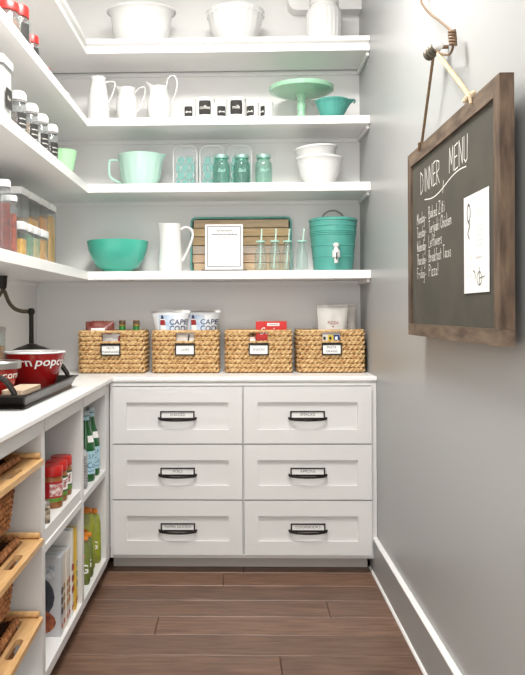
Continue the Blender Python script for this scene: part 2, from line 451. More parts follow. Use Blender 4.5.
LB = ['woven basket with two green bottle necks sticking out', 'woven basket with two chip bags standing in it', 'woven basket with a red cardboard box poking out', 'woven basket with two pale grey foil bags standing in it']
WORDS = [('NUTS', 'MARINADES'), ('CHIPS',), ('SNACKS',), ('PASTA', 'GRAINS')]
bk = [b0]+[copy_tree(b0) for _ in range(3)]
for t, x, l, wd in zip(bk, BX, LB, WORDS):
    t.location = (x, BY, CT+.0005); t['label'] = l
    for i, s in enumerate(wd):
        zc = .115+(.0095 if len(wd) == 2 else 0)-i*.019
        letters(s, .0165, GREYINK, t, lambda u, v: (u, -BD-.0062, zc+v), squeeze=.95)

# contents of the baskets: pillow bags, bottles, boxes
def bagf(w, h, t):
    def f(u, v):
        a = max(0, 1-(2*u/w)**2)**.7; b = max(0, 1-abs(2*v/h-1)**3)
        wr = .009*noise.noise((u*26, v*22, w*9))
        return t*a*b*.5+wr*a*b
    return f
def pillow(name, label, loc, w, h, t, m, tilt=0, rz=0, flare=0, group=None, seal=None):
    o = thing(name, label, 'bag', loc, rz, group); f = bagf(w, h, t); bm = B(); nu, nv = 18, 22
    def P(u, v, s):
        fl = 1+flare*max(0, (v/h-.55))**2*4
        zig = -.10*abs(u)*(.6+.4*math.sin(u*70+w*50))*max(0, (v/h-.8)/.2)*(1 if flare > .3 else .3)+.002*((int((u/w+.5)*nu) % 2)*2-1) *(v > h*.99)
        return (u*fl, s*f(u, v)+v*tilt-.0 + (.003*math.sin(u*60) if v > h*.93 else 0), v+zig)
    for s in (-1, 1):
        g = [[bm.verts.new(P(-w/2+w*i/nu, h*j/nv, s)) for i in range(nu+1)] for j in range(nv+1)]
        for j in range(nv):
            for i in range(nu): bm.faces.new((g[j][i], g[j][i+1], g[j+1][i+1], g[j+1][i]))
    bmesh.ops.remove_doubles(bm, verts=bm.verts, dist=.0004)
    mk('pouch', bm, m, o)
    if seal:
        sb = B(); g0 = [sb.verts.new((lambda p: (p[0], p[1]-.0015, p[2]))(P(-w/2+w*i/nu, h*.955, -1))) for i in range(nu+1)]
        g1 = [sb.verts.new((lambda p: (p[0], p[1]-.0015, p[2]))(P(-w/2+w*i/nu, h*.985, -1))) for i in range(nu+1)]
        for i in range(nu): sb.faces.new((g0[i], g0[i+1], g1[i+1], g1[i]))
        mk('top_seal', sb, seal, o)
    return o, (lambda u, v, d=.0015: (lambda p: (p[0], p[1]-d, p[2]))(P(u, v, -1)))
def patch(name, pts, m, parent, mp, sub=6):
    """a printed shape (convex outline, fanned and subdivided) laid on a bag's front"""
    bm = B(); vs = [bm.verts.new((u, v, 0)) for u, v in pts]; bm.faces.new(vs)
    bmesh.ops.triangulate(bm, faces=bm.faces)
    bmesh.ops.subdivide_edges(bm, edges=bm.edges, cuts=sub, use_grid_fill=True)
    for v in bm.verts: v.co = mp(v.co.x, v.co.y)
    return mk(name, bm, m, parent)
FOILW = mat('white_foil_bag', (222, 224, 226), .32, var=.06, scale=20)
BLUEP = mat('blue_print', (204, 212, 222), .4, rgb2=(164, 184, 208), scale=30); REDP = mat('red_print', (150, 40, 40), .4); NAVY = mat('navy_print', (38, 52, 88), .5); WHITEP = mat('white_print', (244, 243, 240), .5)
for dx, dy, rz, lab in ((-.076, -.040, .0, 'white chip bag standing on the bottle side of its basket'), (.076, -.012, .0, 'white chip bag set further back on the red box side of its basket')):
    o, mp = pillow('chip_bag', lab, (BX[1]+dx, BY+dy, CT+.012), .15 if dx < 0 else .148, .302, .07, FOILW, 0, rz, flare=.42, group='chip bags in a woven basket', seal=STEEL)
    o['category'] = 'bag'
    patch('sky_print', [(-.055, .20), (.02, .20), (.012, .275), (-.05, .275)], BLUEP, o, lambda u, v: mp(u, v, .0012))
    patch('lighthouse_print', [(-.050, 0.172), (-.020, 0.172), (-.026, 0.257), (-.044, 0.257)], WHITEP, o, lambda u, v: mp(u, v, .0022))
    patch('lighthouse_band_print', [(-.048, 0.224), (-.022, 0.224), (-.025, 0.250), (-.045, 0.250)], REDP, o, lambda u, v: mp(u, v, .0032))
    patch('lighthouse_top_print', [(-.043, 0.255), (-.027, 0.255), (-.032, 0.274), (-.038, 0.274)], NAVY, o, lambda u, v: mp(u, v, .0032))
    letters('CAPE', .037, NAVY, o, lambda u, v: mp(u+.036, v+.238, .003), squeeze=.92, off=.0004)
    letters('COD', .037, NAVY, o, lambda u, v: mp(u+.034, v+.206, .003), squeeze=.92, off=.0004)
o, mp = pillow('snack_bag', 'small dark red bag in the basket with green bottles', (BX[0]-.070, BY-.02, CT+.08), .145, .178, .09, mat('dark_red_foil', (112, 34, 34), .35, rgb2=(150, 96, 84), scale=30), 0, 0)
patch('label_print', [(-.04, .128), (.03, .128), (.03, .142), (-.04, .142)], WHITEP, o, lambda u, v: mp(u, v, .002))
o, mp = pillow('foil_packet', 'silver packet behind the hand-hole of the basket with green bottles', (BX[0]+.005, BY-.086, CT+.0065), .10, .19, .02, mat('silver_foil', (214, 208, 204), .3, var=.25, scale=30))
patch('red_print', [(.015, .10), (.046, .10), (.046, .18), (.03, .18)], REDP, o, lambda u, v: mp(u, v, .0015))
o, mp = pillow('foil_packet', 'pale packet behind the hand-hole of the basket with chip bags', (BX[1]+.002, BY-.090, CT+.0065), .10, .19, .014, mat('pale_packet', (224, 216, 206), .4, var=.12, scale=30))
patch('dark_print', [(.008, .15), (.016, .15), (.02, .185), (.014, .185)], INK, o, lambda u, v: mp(u, v, .0015))
def small_bottle(label, x, y):
    t = thing('glass_bottle', label, 'bottle', (x, y, CT+.0075), group='green bottles in a woven basket')
    mk('body', lathe(B(), [(0, 0), (.028, 0), (.03, .006), (.03, .13), (.026, .16), (.0165, .19), (.016, .232), (0, .232)], 24), mat('bright_green_glass', (44, 122, 48), .12, coat=.3), t)
    mk('cap', lathe(B(), [(0, .2325), (.0165, .2325), (.0165, .249), (.015, .253), (0, .253)], 20), mat('brown_cap', (92, 68, 42), .45), t)
    mk('neck_ring', lathe(B(), [(.0168, .225), (.0178, .227), (.0178, .231), (.0168, .232), (.0168, .225)], 20), mat('gold_foil', (190, 160, 70), .35, metal=.7), t)
small_bottle('small green bottle with brown cap, beside the dark red snack bag', BX[0]+.048, BY-.055)
small_bottle('small green bottle with brown cap, at the outer end of its basket', BX[0]+.118, BY-.055)
t = thing('cocoa_box', 'red cardboard box with white script in a woven basket', 'box', (BX[2]+.064, BY-.05, CT+.008), .0)
mk('carton', bx(-.076, .076, -.02, .02, 0, .243, bev=.0015), mat('red_carton', (204, 36, 32), .45), t, smooth=False)
mk('top_flap', bx(-.074, .074, -.019, .019, .2432, .245), mat('orange_carton', (214, 82, 44), .45), t, smooth=False)
mk('label_band', bx(-.02, .04, -.0212, -.0203, .222, .236), WHITEP, t, smooth=False)
q = B(); squig(q, -.014, .034, .229, .003, 12, .0022, lambda u, v: (u, -.0216, v)); mk('band_print', q, REDP, t, smooth=False)
letters('Swiss', .05, WHITEP, t, lambda u, v: (-.005+u, -.0212, .195+v), shear=.3)
t = thing('snack_packet', 'red and white packet behind the hand-hole beside the red box', 'packet', (BX[2]-.034, BY-.088, CT+.007))
mk('packet', bx(-.034, .02, -.011, .011, 0, .17, bev=.004), mat('packet_red', (176, 70, 58), .45, rgb2=(222, 206, 196), scale=22), t)
mk('label_panel', bx(-.006, .018, -.012, -.0112, .06, .16), WHITEP, t, smooth=False)
GREYF = mat('pale_grey_foil', (206, 202, 196), .4, var=.08, scale=20)
for dx, dy, w_, h_, rz, lab, tx in ((.012, -.055, .142, .325, .04, 'pale grey foil bag with red lettering, front one in its basket', -.01), (.074, .03, .132, .33, -.04, 'pale grey foil bag tucked behind the other in its basket', -.03)):
    o, mp = pillow('foil_bag', lab, (BX[3]+dx, BY+dy, CT+.008), w_, h_, .055, GREYF, 0, rz, flare=.12, group='foil bags in a woven basket', seal=mat('grey_seal', (176, 172, 166), .35))
    letters('PIZZA', .02, REDP, o, lambda u, v: mp(u+tx*0+.0, v+.236, .0025))
    patch('seal_print', [(-.004, .214), (.004, .214), (.004, .220), (-.004, .220)], REDP, o, lambda u, v: mp(u, v, .002), sub=2)
for nm, lab, dx, c in (('carton', 'white carton with black mark behind a hand-hole', -.030, (225, 220, 212)), ('carton', 'narrow yellow carton behind a hand-hole', -.002, (226, 200, 70)), ('carton', 'blue carton behind a hand-hole', .027, (34, 62, 128))):
    t = thing('carton', lab, 'carton', (BX[3]+dx, BY-.095, CT+.007))
    mk('box', bx(-.0135, .0135, -.005, .005, 0, .178, bev=.001), mat('carton_'+str(c[0]), c, .5), t, smooth=False)
    mk('printed_mark', bx(-.008, .004, -.0062, -.0052, .155, .17), INK if c[0] > 200 else WHITEP, t, smooth=False)
t = thing('snack_pouch', 'dark pouch lying flat at the rim of its basket', 'pouch', (BX[3]-.108, BY-.01, CT+.17))
mk('pouch', rloft(B(), [(.028, .06, .014, 0), (.036, .07, .016, .012), (.036, .07, .016, .03), (.022, .05, .012, .042)]), mat('dark_pouch', (58, 52, 50), .5), t)
mk('seam', bx(-.034, .034, -.076, -.0695, .018, .022), INK, t)

# ------------------------------------------------------------------ vessels
def vessel(name, prof, wall, m, parent, n=40, fn=None, z_in=None, sx=1, sy=1):
    """hollow vessel: outer profile from the foot to the lip, then an inner wall"""
    inner = [(max(r-wall, 0), z) for r, z in prof if z > (z_in if z_in is not None else prof[0][1]+wall*1.2)]
    zi = (z_in if z_in is not None else prof[0][1]+wall*1.5)
    lip = prof[-1]
    pr = [(0, prof[0][1])]+list(prof)+[(lip[0]-wall*.5, lip[1]+wall*.3)]+inner[::-1]+[(inner[0][0]*.8, zi), (0, zi)]
    return mk(name, lathe(B(), pr, n, fn=fn, sx=sx, sy=sy), m, parent, ang=50)
def spoutfn(a0, z0, z1, amt, wd=.35, lift=0):
    def fn(a, r, z):
        if z <= z0: return r, z
        d = (a-a0+PI) % (2*PI)-PI; k = math.exp(-(d/wd)**2)*((z-z0)/(z1-z0))**1.5
        return r+amt*k, z+lift*k
    return fn
def handle(parent, pts, r, m, flat=None, name='handle', n=10): return mk(name, tube(B(), spline(pts), r, n, flat=flat), m, parent)

# --- top shelf
YM = 3.905
t = thing('oval_casserole', 'large plain white oval dish on the top shelf', 'bowl', (-.478, YM, S1+.001))
vessel('bowl', [(.115, 0), (.125, .006), (.140, .09), (.150, .165), (.160, .176), (.164, .182), (.163, .192)], .009, PORC, t, sx=1.03, sy=.78)
mk('lip_band', lathe(B(), [(.1655, .178), (.169, .182), (.1685, .188), (.1655, .190), (.1655, .178)], 40, sx=1.03, sy=.78), PORC, t)
t = thing('scalloped_bowl', 'white round bowl with a scalloped rim on the top shelf', 'bowl', (-.006, YM, S1+.001))
sc = lambda a, r, z: (r*(1+(.025*abs(math.sin(a*12)) if z > .12 else .012*abs(math.sin(a*12)))), z)
vessel('bowl', [(.07, 0), (.075, .01), (.10, .03), (.125, .09), (.133, .14), (.140, .165), (.143, .175)], .007, PORC, t, n=96, fn=sc)
bd = B()
for i in range(40):
    a = 2*PI*i/40; bmesh.ops.create_icosphere(bd, subdivisions=1, radius=.0055, matrix=Matrix.Translation((.141*math.cos(a), .141*math.sin(a), .155)))
mk('beading', bd, PORC, t)
t = thing('ceramic_canister', 'tall white ribbed ceramic jar on the top shelf', 'jar', (.432, 3.87, S1+.001))
rib = lambda a, r, z: (r*(1+(.018*math.cos(a*24) if .012 < z < .16 else 0)), z)
vessel('jar', [(.075, 0), (.080, .006), (.086, .03), (.088, .10), (.086, .15), (.078, .172), (.069, .182), (.068, .19), (.073, .192), (.073, .205), (.068, .207), (.070, .222)], .007, PORC, t, n=96, fn=rib)
mk('thread_ring', lathe(B(), [(.0705, .211), (.0735, .213), (.0735, .217), (.0705, .219), (.0705, .211)], 40), PORC, t)

# --- second shelf
YP = 3.885
t = thing('tall_jug', 'tall narrow white jug with knobbly texture beside the ear-handled pitcher', 'pitcher', (-.688, 3.855, S2+.001))
knob = lambda a, r, z: (r*(1+(.022*math.sin(a*9+z*120)*math.sin(z*110) if z > .02 else 0)), z)
vessel('body', [(.048, 0), (.054, .008), (.056, .04), (.052, .11), (.043, .17), (.036, .205), (.037, .215), (.040, .226)], .005, PORC, t, n=72, fn=knob)
handle(t, [(.036, -.008, .20), (.072, -.012, .203), (.086, -.012, .19), (.070, -.012, .135), (.050, -.008, .10)], .0036, PORC)
t = thing('cream_pitcher', 'squat white pitcher with an angular ear handle', 'pitcher', (-.552, 3.905, S2+.001))
vessel('body', [(.042, 0), (.047, .006), (.052, .05), (.054, .10), (.050, .135), (.042, .155), (.040, .165), (.043, .185)], .005, PORC, t, n=64, fn=spoutfn(PI, .15, .185, .028, .45, .012))
handle(t, [(.040, 0, .165), (.060, 0, .185), (.086, 0, .192), (.090, 0, .165), (.075, 0, .11), (.058, 0, .075), (.050, 0, .07)], .0036, PORC)
t = thing('loop_pitcher', 'white pitcher with a tall looped handle above its rim', 'pitcher', (-.388, YP, S2+.001))
vessel('body', [(.040, 0), (.045, .006), (.056, .04), (.061, .085), (.058, .12), (.045, .152), (.038, .168), (.040, .185)], .005, PORC, t, n=64, fn=spoutfn(PI, .145, .185, .03, .5, .026))
handle(t, [(.036, 0, .172), (.040, 0, .215), (.058, 0, .240), (.080, 0, .236), (.090, 0, .205), (.083, 0, .16), (.066, 0, .115), (.056, 0, .095)], .0036, PORC)

def crock(label, x, y, r, h, lw, lh, word, z0, rz=0):
    t = thing('label_crock', label, 'crock', (x, y, S2+.001), rz, 'black-labelled white crocks')
    vessel('pot', [(r*.92, 0), (r*.97, .004), (r, .012), (r, h*.80), (r*.98, h*.86), (r*1.02, h*.88), (r*1.02, h)], .0035, PORC, t, n=36)
    R2 = r+.0009; bm = B(); n = 12
    def cm(u, v, q=0): return (math.sin(u/R2)*(R2+q), -math.cos(u/R2)*(R2+q), v)
    out = rrect(-lw/2, lw/2, z0, z0+lh, .006, 3)
    g = [[None]*(n+1) for _ in range(7)]
    for j in range(7):
        for i in range(n+1):
            u = -lw/2+lw*i/n; v = z0+lh*j/6
            if j in (0, 6): u *= .92
            g[j][i] = bm.verts.new(cm(u, v))
    for j in range(6):
        for i in range(n): bm.faces.new((g[j][i], g[j][i+1], g[j+1][i+1], g[j+1][i]))
    mk('chalk_label', bm, mat('label_black', (44, 42, 40), .7), t)
    if lh > .06: letters(word, lh*.36, CHALK, t, lambda u, v: cm(u, v+z0+lh/2, .0008), squeeze=.9)
    else:
        q = B(); squig(q, -lw*.32, lw*.32, z0+lh*.42, .005, 9, .0028, lambda u, v: cm(u, v, .0008)); mk('chalk_marks', q, CHALK, t, smooth=False)
crock('small black-labelled white crock beside the looped-handle pitcher', -.236, 3.81, .031, .080, .042, .048, 'Tea', .012)
crock('larger black-labelled white crock nearer the pitchers', -.156, 3.82, .048, .102, .062, .068, 'coffee', .018)
crock('small white crock between the two larger crocks', -.082, 3.81, .031, .080, .046, .048, 'Salt', .012, .25)
crock('larger black-labelled white crock nearer the cake stand', -.004, 3.82, .048, .102, .062, .068, 'milk', .018)
crock('small white crock turned aside beside the larger crock', .076, 3.81, .031, .080, .044, .048, 'Rice', .012, -.5)
crock('small white crock at the cake stand end of the crock row', .146, 3.81, .031, .080, .040, .048, 'Oat', .012, -1.0)

t = thing('cake_stand', 'jadeite green pedestal cake stand with a wide plate', 'cake stand', (.321, 3.90, S2+.001))
lathe_prof = [(0, 0), (.060, 0), (.062, .004), (.058, .010), (.040, .018), (.024, .03), (.018, .05), (.019, .07), (.024, .085), (.019, .105), (.020, .124), (.028, .140), (.030, .144), (0, .144)]
mk('pedestal', lathe(B(), lathe_prof, 40), JADE, t)
mk('plate', lathe(B(), [(0, .1442), (.10, .1442), (.145, .154), (.158, .158), (.160, .164), (.160, .178), (.155, .178), (.153, .166), (0, .162)], 56), JADE, t)
t = thing('juicer_bowl', 'teal spouted bowl beside the jadeite cake stand', 'bowl', (.466, 3.84, S2+.001))
flute = lambda a, r, z: (r*(1+.012*math.cos(a*20)), z)
sp = spoutfn(0, .04, .085, .020, .25, .004)
vessel('bowl', [(.040, 0), (.048, .003), (.060, .03), (.074, .07), (.080, .085), (.083, .088), (.083, .094)], .005, TEALM, t, n=80, fn=lambda a, r, z: sp(a, flute(a, r, z)[0], z))
handle(t, [(.096, 0, .088), (.106, 0, .098), (.112, 0, .092), (.106, 0, .082)], .0045, mat('teal_dark', (60, 120, 108), .35), name='pouring_lip')

# --- third shelf
t = thing('batter_bowl', 'pale mint ribbed batter bowl with a side handle', 'bowl', (-.485, 3.90, S3+.001))
rib2 = lambda a, r, z: (r*(1+(.02*(1 if math.cos(a*16) > 0 else 0) if .02 < z < .125 else 0)), z)
sp2 = spoutfn(0, .11, .165, .016, .3, .004)
vessel('bowl', [(.078, 0), (.084, .006), (.096, .05), (.104, .10), (.108, .13), (.112, .150), (.116, .163)], .007, MINT, t, n=128, fn=lambda a, r, z: sp2(a, rib2(a, r, z)[0], z))
handle(t, [(-.106, 0, .140), (-.145, 0, .142), (-.158, 0, .13), (-.158, 0, .075), (-.145, 0, .05), (-.115, 0, .035), (-.094, 0, .03)], .007, MINT)
# three clear rounded canisters with a teal trellis-printed sleeve inside
FROST = glass('frosted_plastic', (246, 248, 248), .10)
def trellis(label, x):
    t = thing('trellis_canister', label, 'canister', (x, 3.948, S3+.001), group='clear canisters with teal trellis sleeves')
    out = rrect(-.061, .061, .001, .214, .034, 6)
    mk('shell', prism(B(), out, -.035, .035, mp=lambda u, v, q: (u, q, v)), FROST, t)
    mk('rim', tube(B(), [(u, -.0355, v) for u, v in rrect(-.060, .060, .003, .213, .033, 6)], .0022, 6, closed=True), PLAST, t)
    s = prism(B(), rrect(-.045, .045, .004, .160, .016, 4), -.026, .026, mp=lambda u, v, q: (u, q, v)); mk('sleeve', s, mat('teal_paper', (58, 152, 140), .6), t)
    lt = B(); cw, chh = .042, .050
    for j in range(-1, 5):
        for i in range(-2, 3):
            cx, cz = i*cw+(cw/2 if j % 2 else 0), .03+j*chh*.75
            ring = []
            for k in range(24):
                a = 2*PI*k/24; ca, sa = math.cos(a), math.sin(a)
                q = (abs(ca)**1.3+abs(sa)**1.3)**(-1/1.3)
                ring.append((cx+ca*q*cw*.55, cz+sa*q*chh*.55))
            for p0, p1 in zip(ring, ring[1:]+ring[:1]):
                if all(abs(p[0]) < .045 and .006 < p[1] < .158 for p in (p0, p1)): ribbon(lt, [p0, p1], .0036, lambda u, v: (u, -.0272, v))
    mk('trellis_print', lt, WHITEP, t, smooth=False)
    return t
trellis('clear canister with teal trellis sleeve, next to the mint batter bowl', -.262)
trellis('clear canister with teal trellis sleeve, middle of the three', -.128)
trellis('clear canister behind the middle aqua jar', .012)
def mason(label, x, tint):
    t = thing('mason_jar', label, 'jar', (x, 3.86, S3+.001), group='aqua glass mason jars')
    emb = lambda a, r, z: (r*(1+(.03*max(0, math.cos(a*3+.5))*math.exp(-((z-.07)/.03)**2))), z)
    mk('jar', lathe(B(), [(0, .001), (.036, 0), (.041, .006), (.042, .02), (.042, .105), (.038, .118), (.032, .124), (.031, .130), (.034, .132), (.031, .134), (.034, .142), (.031, .144), (.032, .154), (.029, .154), (.028, .13), (.038, .10), (.038, .012), (0, .008)], 40, fn=emb), tint, t)
    mk('screw_band', lathe(B(), [(.0335, .137), (.0365, .137), (.0365, .153), (.0335, .1545), (.0335, .137)], 32), mat('zinc_band', (160, 196, 186), .4, metal=.5), t)
    tb = B()
    R2 = .0428
    letters('Ball', .024, mat('aqua_emboss', (170, 220, 206), .3), t, lambda u, v: (math.sin(u/R2)*R2*1.035, -math.cos(u/R2)*R2*1.035, .072+v), shear=.3, squeeze=1.1)
AQ2 = glass('aqua_glass_light', (228, 245, 239), .06)
mason('aqua glass mason jar in front of the middle trellis canister', -.079, AQUA)
mason('aqua glass mason jar between its two neighbours', .022, AQUA)
mason('paler aqua mason jar nearest the nested white bowls', .129, AQ2)
t = thing('mixing_bowl', 'white mixing bowl holding another nested inside it', 'bowl', (.408, 3.90, S3+.001))
BWL = [(.060, 0), (.066, .004), (.07, .012), (.092, .05), (.106, .10), (.112, .130), (.117, .134), (.117, .142)]
vessel('bowl', BWL, .005, PORC, t, n=56)
t = thing('mixing_bowl', 'white mixing bowl tilted inside the larger one', 'bowl', (.402, 3.90, S3+.045))
vessel('bowl', [(.050, 0), (.056, .004), (.075, .05), (.094, .10), (.101, .138), (.106, .142), (.106, .150)], .005, PORC, t, n=56)
t.rotation_euler = (0, math.radians(-4), 0)

# --- fourth shelf
t = thing('teal_bowl', 'large glossy teal bowl at the shelf corner', 'bowl', (-.603, 3.91, S4+.001))
vessel('bowl', [(.072, 0), (.076, .004), (.076, .012), (.105, .030), (.132, .070), (.146, .11), (.153, .150), (.155, .157)], .006, TEAL, t, n=64)
t = thing('tall_pitcher', 'tall plain white pitcher beside the framed print', 'pitcher', (-.336, 3.89, S4+.001))
vessel('body', [(.060, 0), (.063, .004), (.062, .02), (.057, .12), (.053, .20), (.052, .232), (.053, .240)], .005, PORC, t, n=64, fn=spoutfn(PI, .17, .24, .016, .4, .006))
handle(t, [(.050, 0, .212), (.075, 0, .224), (.103, 0, .214), (.112, 0, .185), (.100, 0, .14), (.078, 0, .09), (.058, 0, .055)], .007, PORC, flat=1.2)
# slatted tray standing against the wall
t = thing('slatted_tray', 'teal-rimmed tray of horizontal wood slats leaning on the wall', 'tray', (.018, 4.035, S4+.002)); t.rotation_euler = (math.radians(-4), 0, 0)
fr = prism(B(), rrect(-.262, .262, 0, .292, .028, 5), -.016, .012, holes=[rrect(-.253, .253, .009, .283, .021, 5)], mp=lambda u, v, q: (u, q, v))
mk('rim', fr, TEALM, t)
mk('backing', prism(B(), rrect(-.2525, .2525, .0095, .2825, .0205, 5), .006, .011, mp=lambda u, v, q: (u, q, v)), mat('tray_backing', (52, 70, 60), .6), t)
for k in range(6):
    z0 = .0105+k*.0455
    c = [(218, 188, 152), (210, 180, 150), (204, 186, 168), (226, 194, 150), (232, 200, 152), (214, 186, 152)][k]
    e = .006 if k in (0, 5) else 0
    mk('slat', bx(-.2515+e, .2515-e, -.004, .0055, z0, z0+.0415, bev=.0012), mat('tray_slat_%d' % k, c, .6, rgb2=tuple(int(v*.88) for v in c), scale=9, stretch=(1, 1, 14)), t, smooth=False)
# framed print on a little dark stand
t = thing('framed_print', 'white framed print standing in front of the slatted tray', 'print', (-.068, 3.87, S4+.001)); t.rotation_euler = (math.radians(-5), 0, 0)
mk('stand', bx(-.112, .112, -.018, .018, .001, .009, bev=.002), mat('dark_stand', (66, 58, 50), .5), t, smooth=False)
mk('board', bx(-.094, .094, -.006, .004, .0095, .238, bev=.001), CARD, t, smooth=False)
ln = prism(B(), [(-.0835, .0255), (.0835, .0255), (.0835, .2285), (-.0835, .2285)], -.0068, -.0062, holes=[[(-.080, .029), (.080, .029), (.080, .225), (-.080, .225)]], mp=lambda u, v, q: (u, q, v))
mk('border_line', ln, GREYINK, t, smooth=False)
sq = B(); PM = lambda u, v: (u, -.0066, v)
squig(sq, -.035, .04, .205, .006, 22, .0026, PM); squig(sq, -.062, .066, .187, .005, 44, .0028, PM); squig(sq, -.03, .03, .174, .003, 16, .002, PM)
mk('script_print', sq, GREYINK, t, smooth=False)
sq = B()
for r_ in range(9):
    for c_ in range(4):
        squig(sq, -.064+c_*.035, -.064+c_*.035+.022, .155-r_*.0135, .0012, 7, .0014, PM)
mk('fine_print', sq, mat('faint_ink', (176, 172, 166), .7), t, smooth=False)
# milk bottles with straws
def milk(label, x, y, lean):
    t = thing('milk_bottle', label, 'bottle', (x, y, S4+.001), group='little milk bottles with straws')
    mk('bottle', lathe(B(), [(0, .002), (.026, 0), (.030, .005), (.031, .02), (.030, .075), (.025, .098), (.0185, .118), (.0175, .135), (.020, .138), (.020, .146), (.017, .147), (.0155, .135), (.022, .098), (.027, .075), (.028, .015), (0, .007)], 32), GLASS, t)
    mk('lid', lathe(B(), [(.0205, .1425), (.0225, .1425), (.0225, .150), (.006, .151), (.006, .148), (.0205, .148), (.0205, .1425)], 32), mat('aqua_lid', (176, 220, 204), .4), t)
    mk('straw', tube(B(), [(-lean*.8, 0, .012), (lean, 0, .208)], .0036, 8), mat('striped_straw', (226, 238, 230), .5, rgb2=(150, 206, 184), scale=60, stretch=(.2, .2, 2)), t)
milk('milk bottle with straw nearest the framed print', .113, 3.84, .006)
milk('milk bottle with straw in front of the slats, centre of the tray side', .182, 3.835, .008)
milk('milk bottle with straw overlapping the tray rim', .246, 3.85, .010)
milk('milk bottle with straw nearest the teal dispenser', .315, 3.84, .012)
# drink dispenser
t = thing('drink_dispenser', 'teal metal drink dispenser with white spigot and wire handle', 'dispenser', (.474, 3.895, S4+.001))
P_ = [(.094, 0), (.096, .003)]
def rad_(z): return .096+(.118-.096)*z/.25
for z in (.07, .125, .178, .187, .196, .222):
    P_ += [(rad_(z-.004), z-.004), (rad_(z)+.0025, z-.0015), (rad_(z)+.0025, z+.0015), (rad_(z+.004), z+.004)]
P_ += [(rad_(.245), .245), (.121, .247), (.121, .253), (.117, .254)]
mk('body', lathe(B(), [(0, 0)]+P_+[(.116, .249), (0, .249)], 56), TEALM, t)
mk('lid', lathe(B(), [(0, .2495), (.1155, .2495), (.1155, .258), (.10, .263), (0, .268)], 48), TEALM, t)
handle(t, [(-.050, 0, .262), (-.046, 0, .282), (-.02, 0, .300), (0, 0, .303), (.02, 0, .300), (.046, 0, .282), (.050, 0, .262)], .0042, mat('dull_wire', (128, 122, 112), .4, metal=.5), name='wire_handle')
s = mk('spigot', lathe(B(), [(0, .035), (.010, .035), (.011, .058), (.019, .064), (.019, .092), (.012, .100), (.010, .112), (.015, .116), (.0155, .126), (.008, .132), (0, .132)], 24, c=(.0, -.124)), mat('chrome', (232, 232, 228), .25, metal=.2), t)
mk('spigot_stem', tube(B(), [(0, -.099, .083), (0, -.122, .083)], .009, 12), MATS['chrome'], s)
mk('lever', bx(-.003, .003, -.147, -.1435, .050, .085, bev=.001), INK, s)

# ------------------------------------------------------------------ left wall shelves
# second shelf: red-lidded jars, creamer
def redjar(label, x, y, z, r, h, fill, lab=True):
    t = thing('storage_jar', label, 'jar', (x, y, z+.001), group='red-lidded storage jars')
    mk('glass', lathe(B(), [(0, .001), (r*.9, 0), (r, .006), (r, h*.68), (r*.8, h*.76), (r*.8, h*.80), (r*.75, h*.80), (r*.95, h*.66), (r*.95, .006), (0, .004)], 32), GLASS, t)
    mk('contents', lathe(B(), [(0, .007), (r*.9, .008), (r*.9, h*.5), (0, h*.52)], 28), fill, t)
    mk('lid', lathe(B(), [(r*.82, h*.77), (r*.9, h*.77), (r*.9, h*.96), (r*.84, h), (0, h), (0, h*.97), (r*.82, h*.95), (r*.82, h*.77)], 36), REDLID, t)
    if lab:
        bm = B(); R2 = r*1.02; g = [[bm.verts.new((math.cos(a)*R2, math.sin(a)*R2, h*v)) for a in [-.95+.7*i/8*1.0 for i in range(9)]] for v in (.15, .6)]
        for i in range(8): bm.faces.new((g[0][i], g[0][i+1], g[1][i+1], g[1][i]))
        mk('black_label', bm, MATS['label_black'], t)
    return t
nutm = mat('brown_dry_goods', (150, 92, 66), .8, rgb2=(110, 66, 48), scale=70); beanm = mat('pale_dry_goods', (196, 170, 140), .8, rgb2=(160, 126, 98), scale=70)
redjar('squat red-lidded glass jar, first of the row along the side shelf', -.800, 2.675, S2, .054, .128, nutm, False)
redjar('taller red-lidded glass jar with a black label, second along the side shelf', -.800, 2.815, S2, .050, .172, nutm)
redjar('small red-lidded jar past the two wider ones', -.795, 2.985, S2, .036, .125, beanm)
redjar('lowest red-lidded jar at the far end of its row', -.790, 3.17, S2, .030, .060, beanm)
t = thing('sugar_bowl', 'small white lidded sugar bowl on the side shelf', 'bowl', (-.83, 3.52, S2+.001))
vessel('bowl', [(.030, 0), (.034, .004), (.046, .03), (.048, .05), (.042, .068), (.043, .072)], .004, PORC, t, n=40)
mk('lid', lathe(B(), [(0, .0735), (.042, .0735), (.036, .084), (.012, .090), (.008, .096), (.011, .102), (0, .106)], 32), PORC, t)
for s in (-1, 1): handle(t, [(s*.046, 0, .058), (s*.064, 0, .058), (s*.066, 0, .038), (s*.048, 0, .03)], .0035, PORC)

# third shelf: canister, four jars with white lids, mint bowl
def popbox(name, label, loc, wx, wy, h, fill, fh, group=None, fill2=None, lidc=PLAST, black=False):
    t = thing(name, label, 'container', (loc[0], loc[1], loc[2]+.001), group=group)
    mk('tub', rloft(B(), [(wx/2-.006, wy/2-.006, .008, 0), (wx/2-.002, wy/2-.002, .010, .006), (wx/2-.001, wy/2-.001, .010, h-.036)]), PCLEAR, t)
    mk('contents', rloft(B(), [(wx/2-.008, wy/2-.008, .006, .004), (wx/2-.006, wy/2-.006, .008, .01), (wx/2-.006, wy/2-.006, .008, fh)]), fill, t)
    mk('gasket', rloft(B(), [(wx/2-.003, wy/2-.003, .01, h-.0355), (wx/2-.003, wy/2-.003, .01, h-.028)]), mat('grey_gasket', (120, 120, 122), .5), t)
    lid = mk('lid', rloft(B(), [(wx/2, wy/2, .012, h-.0275), (wx/2+.001, wy/2+.001, .012, h-.022), (wx/2+.001, wy/2+.001, .012, h-.003), (wx/2-.002, wy/2-.002, .012, h)]), lidc, t)
    mk('button', lathe(B(), [(0, h+.0002), (.014, h+.0002), (.014, h+.002), (0, h+.002)], 20), PLAST, lid)
    return t
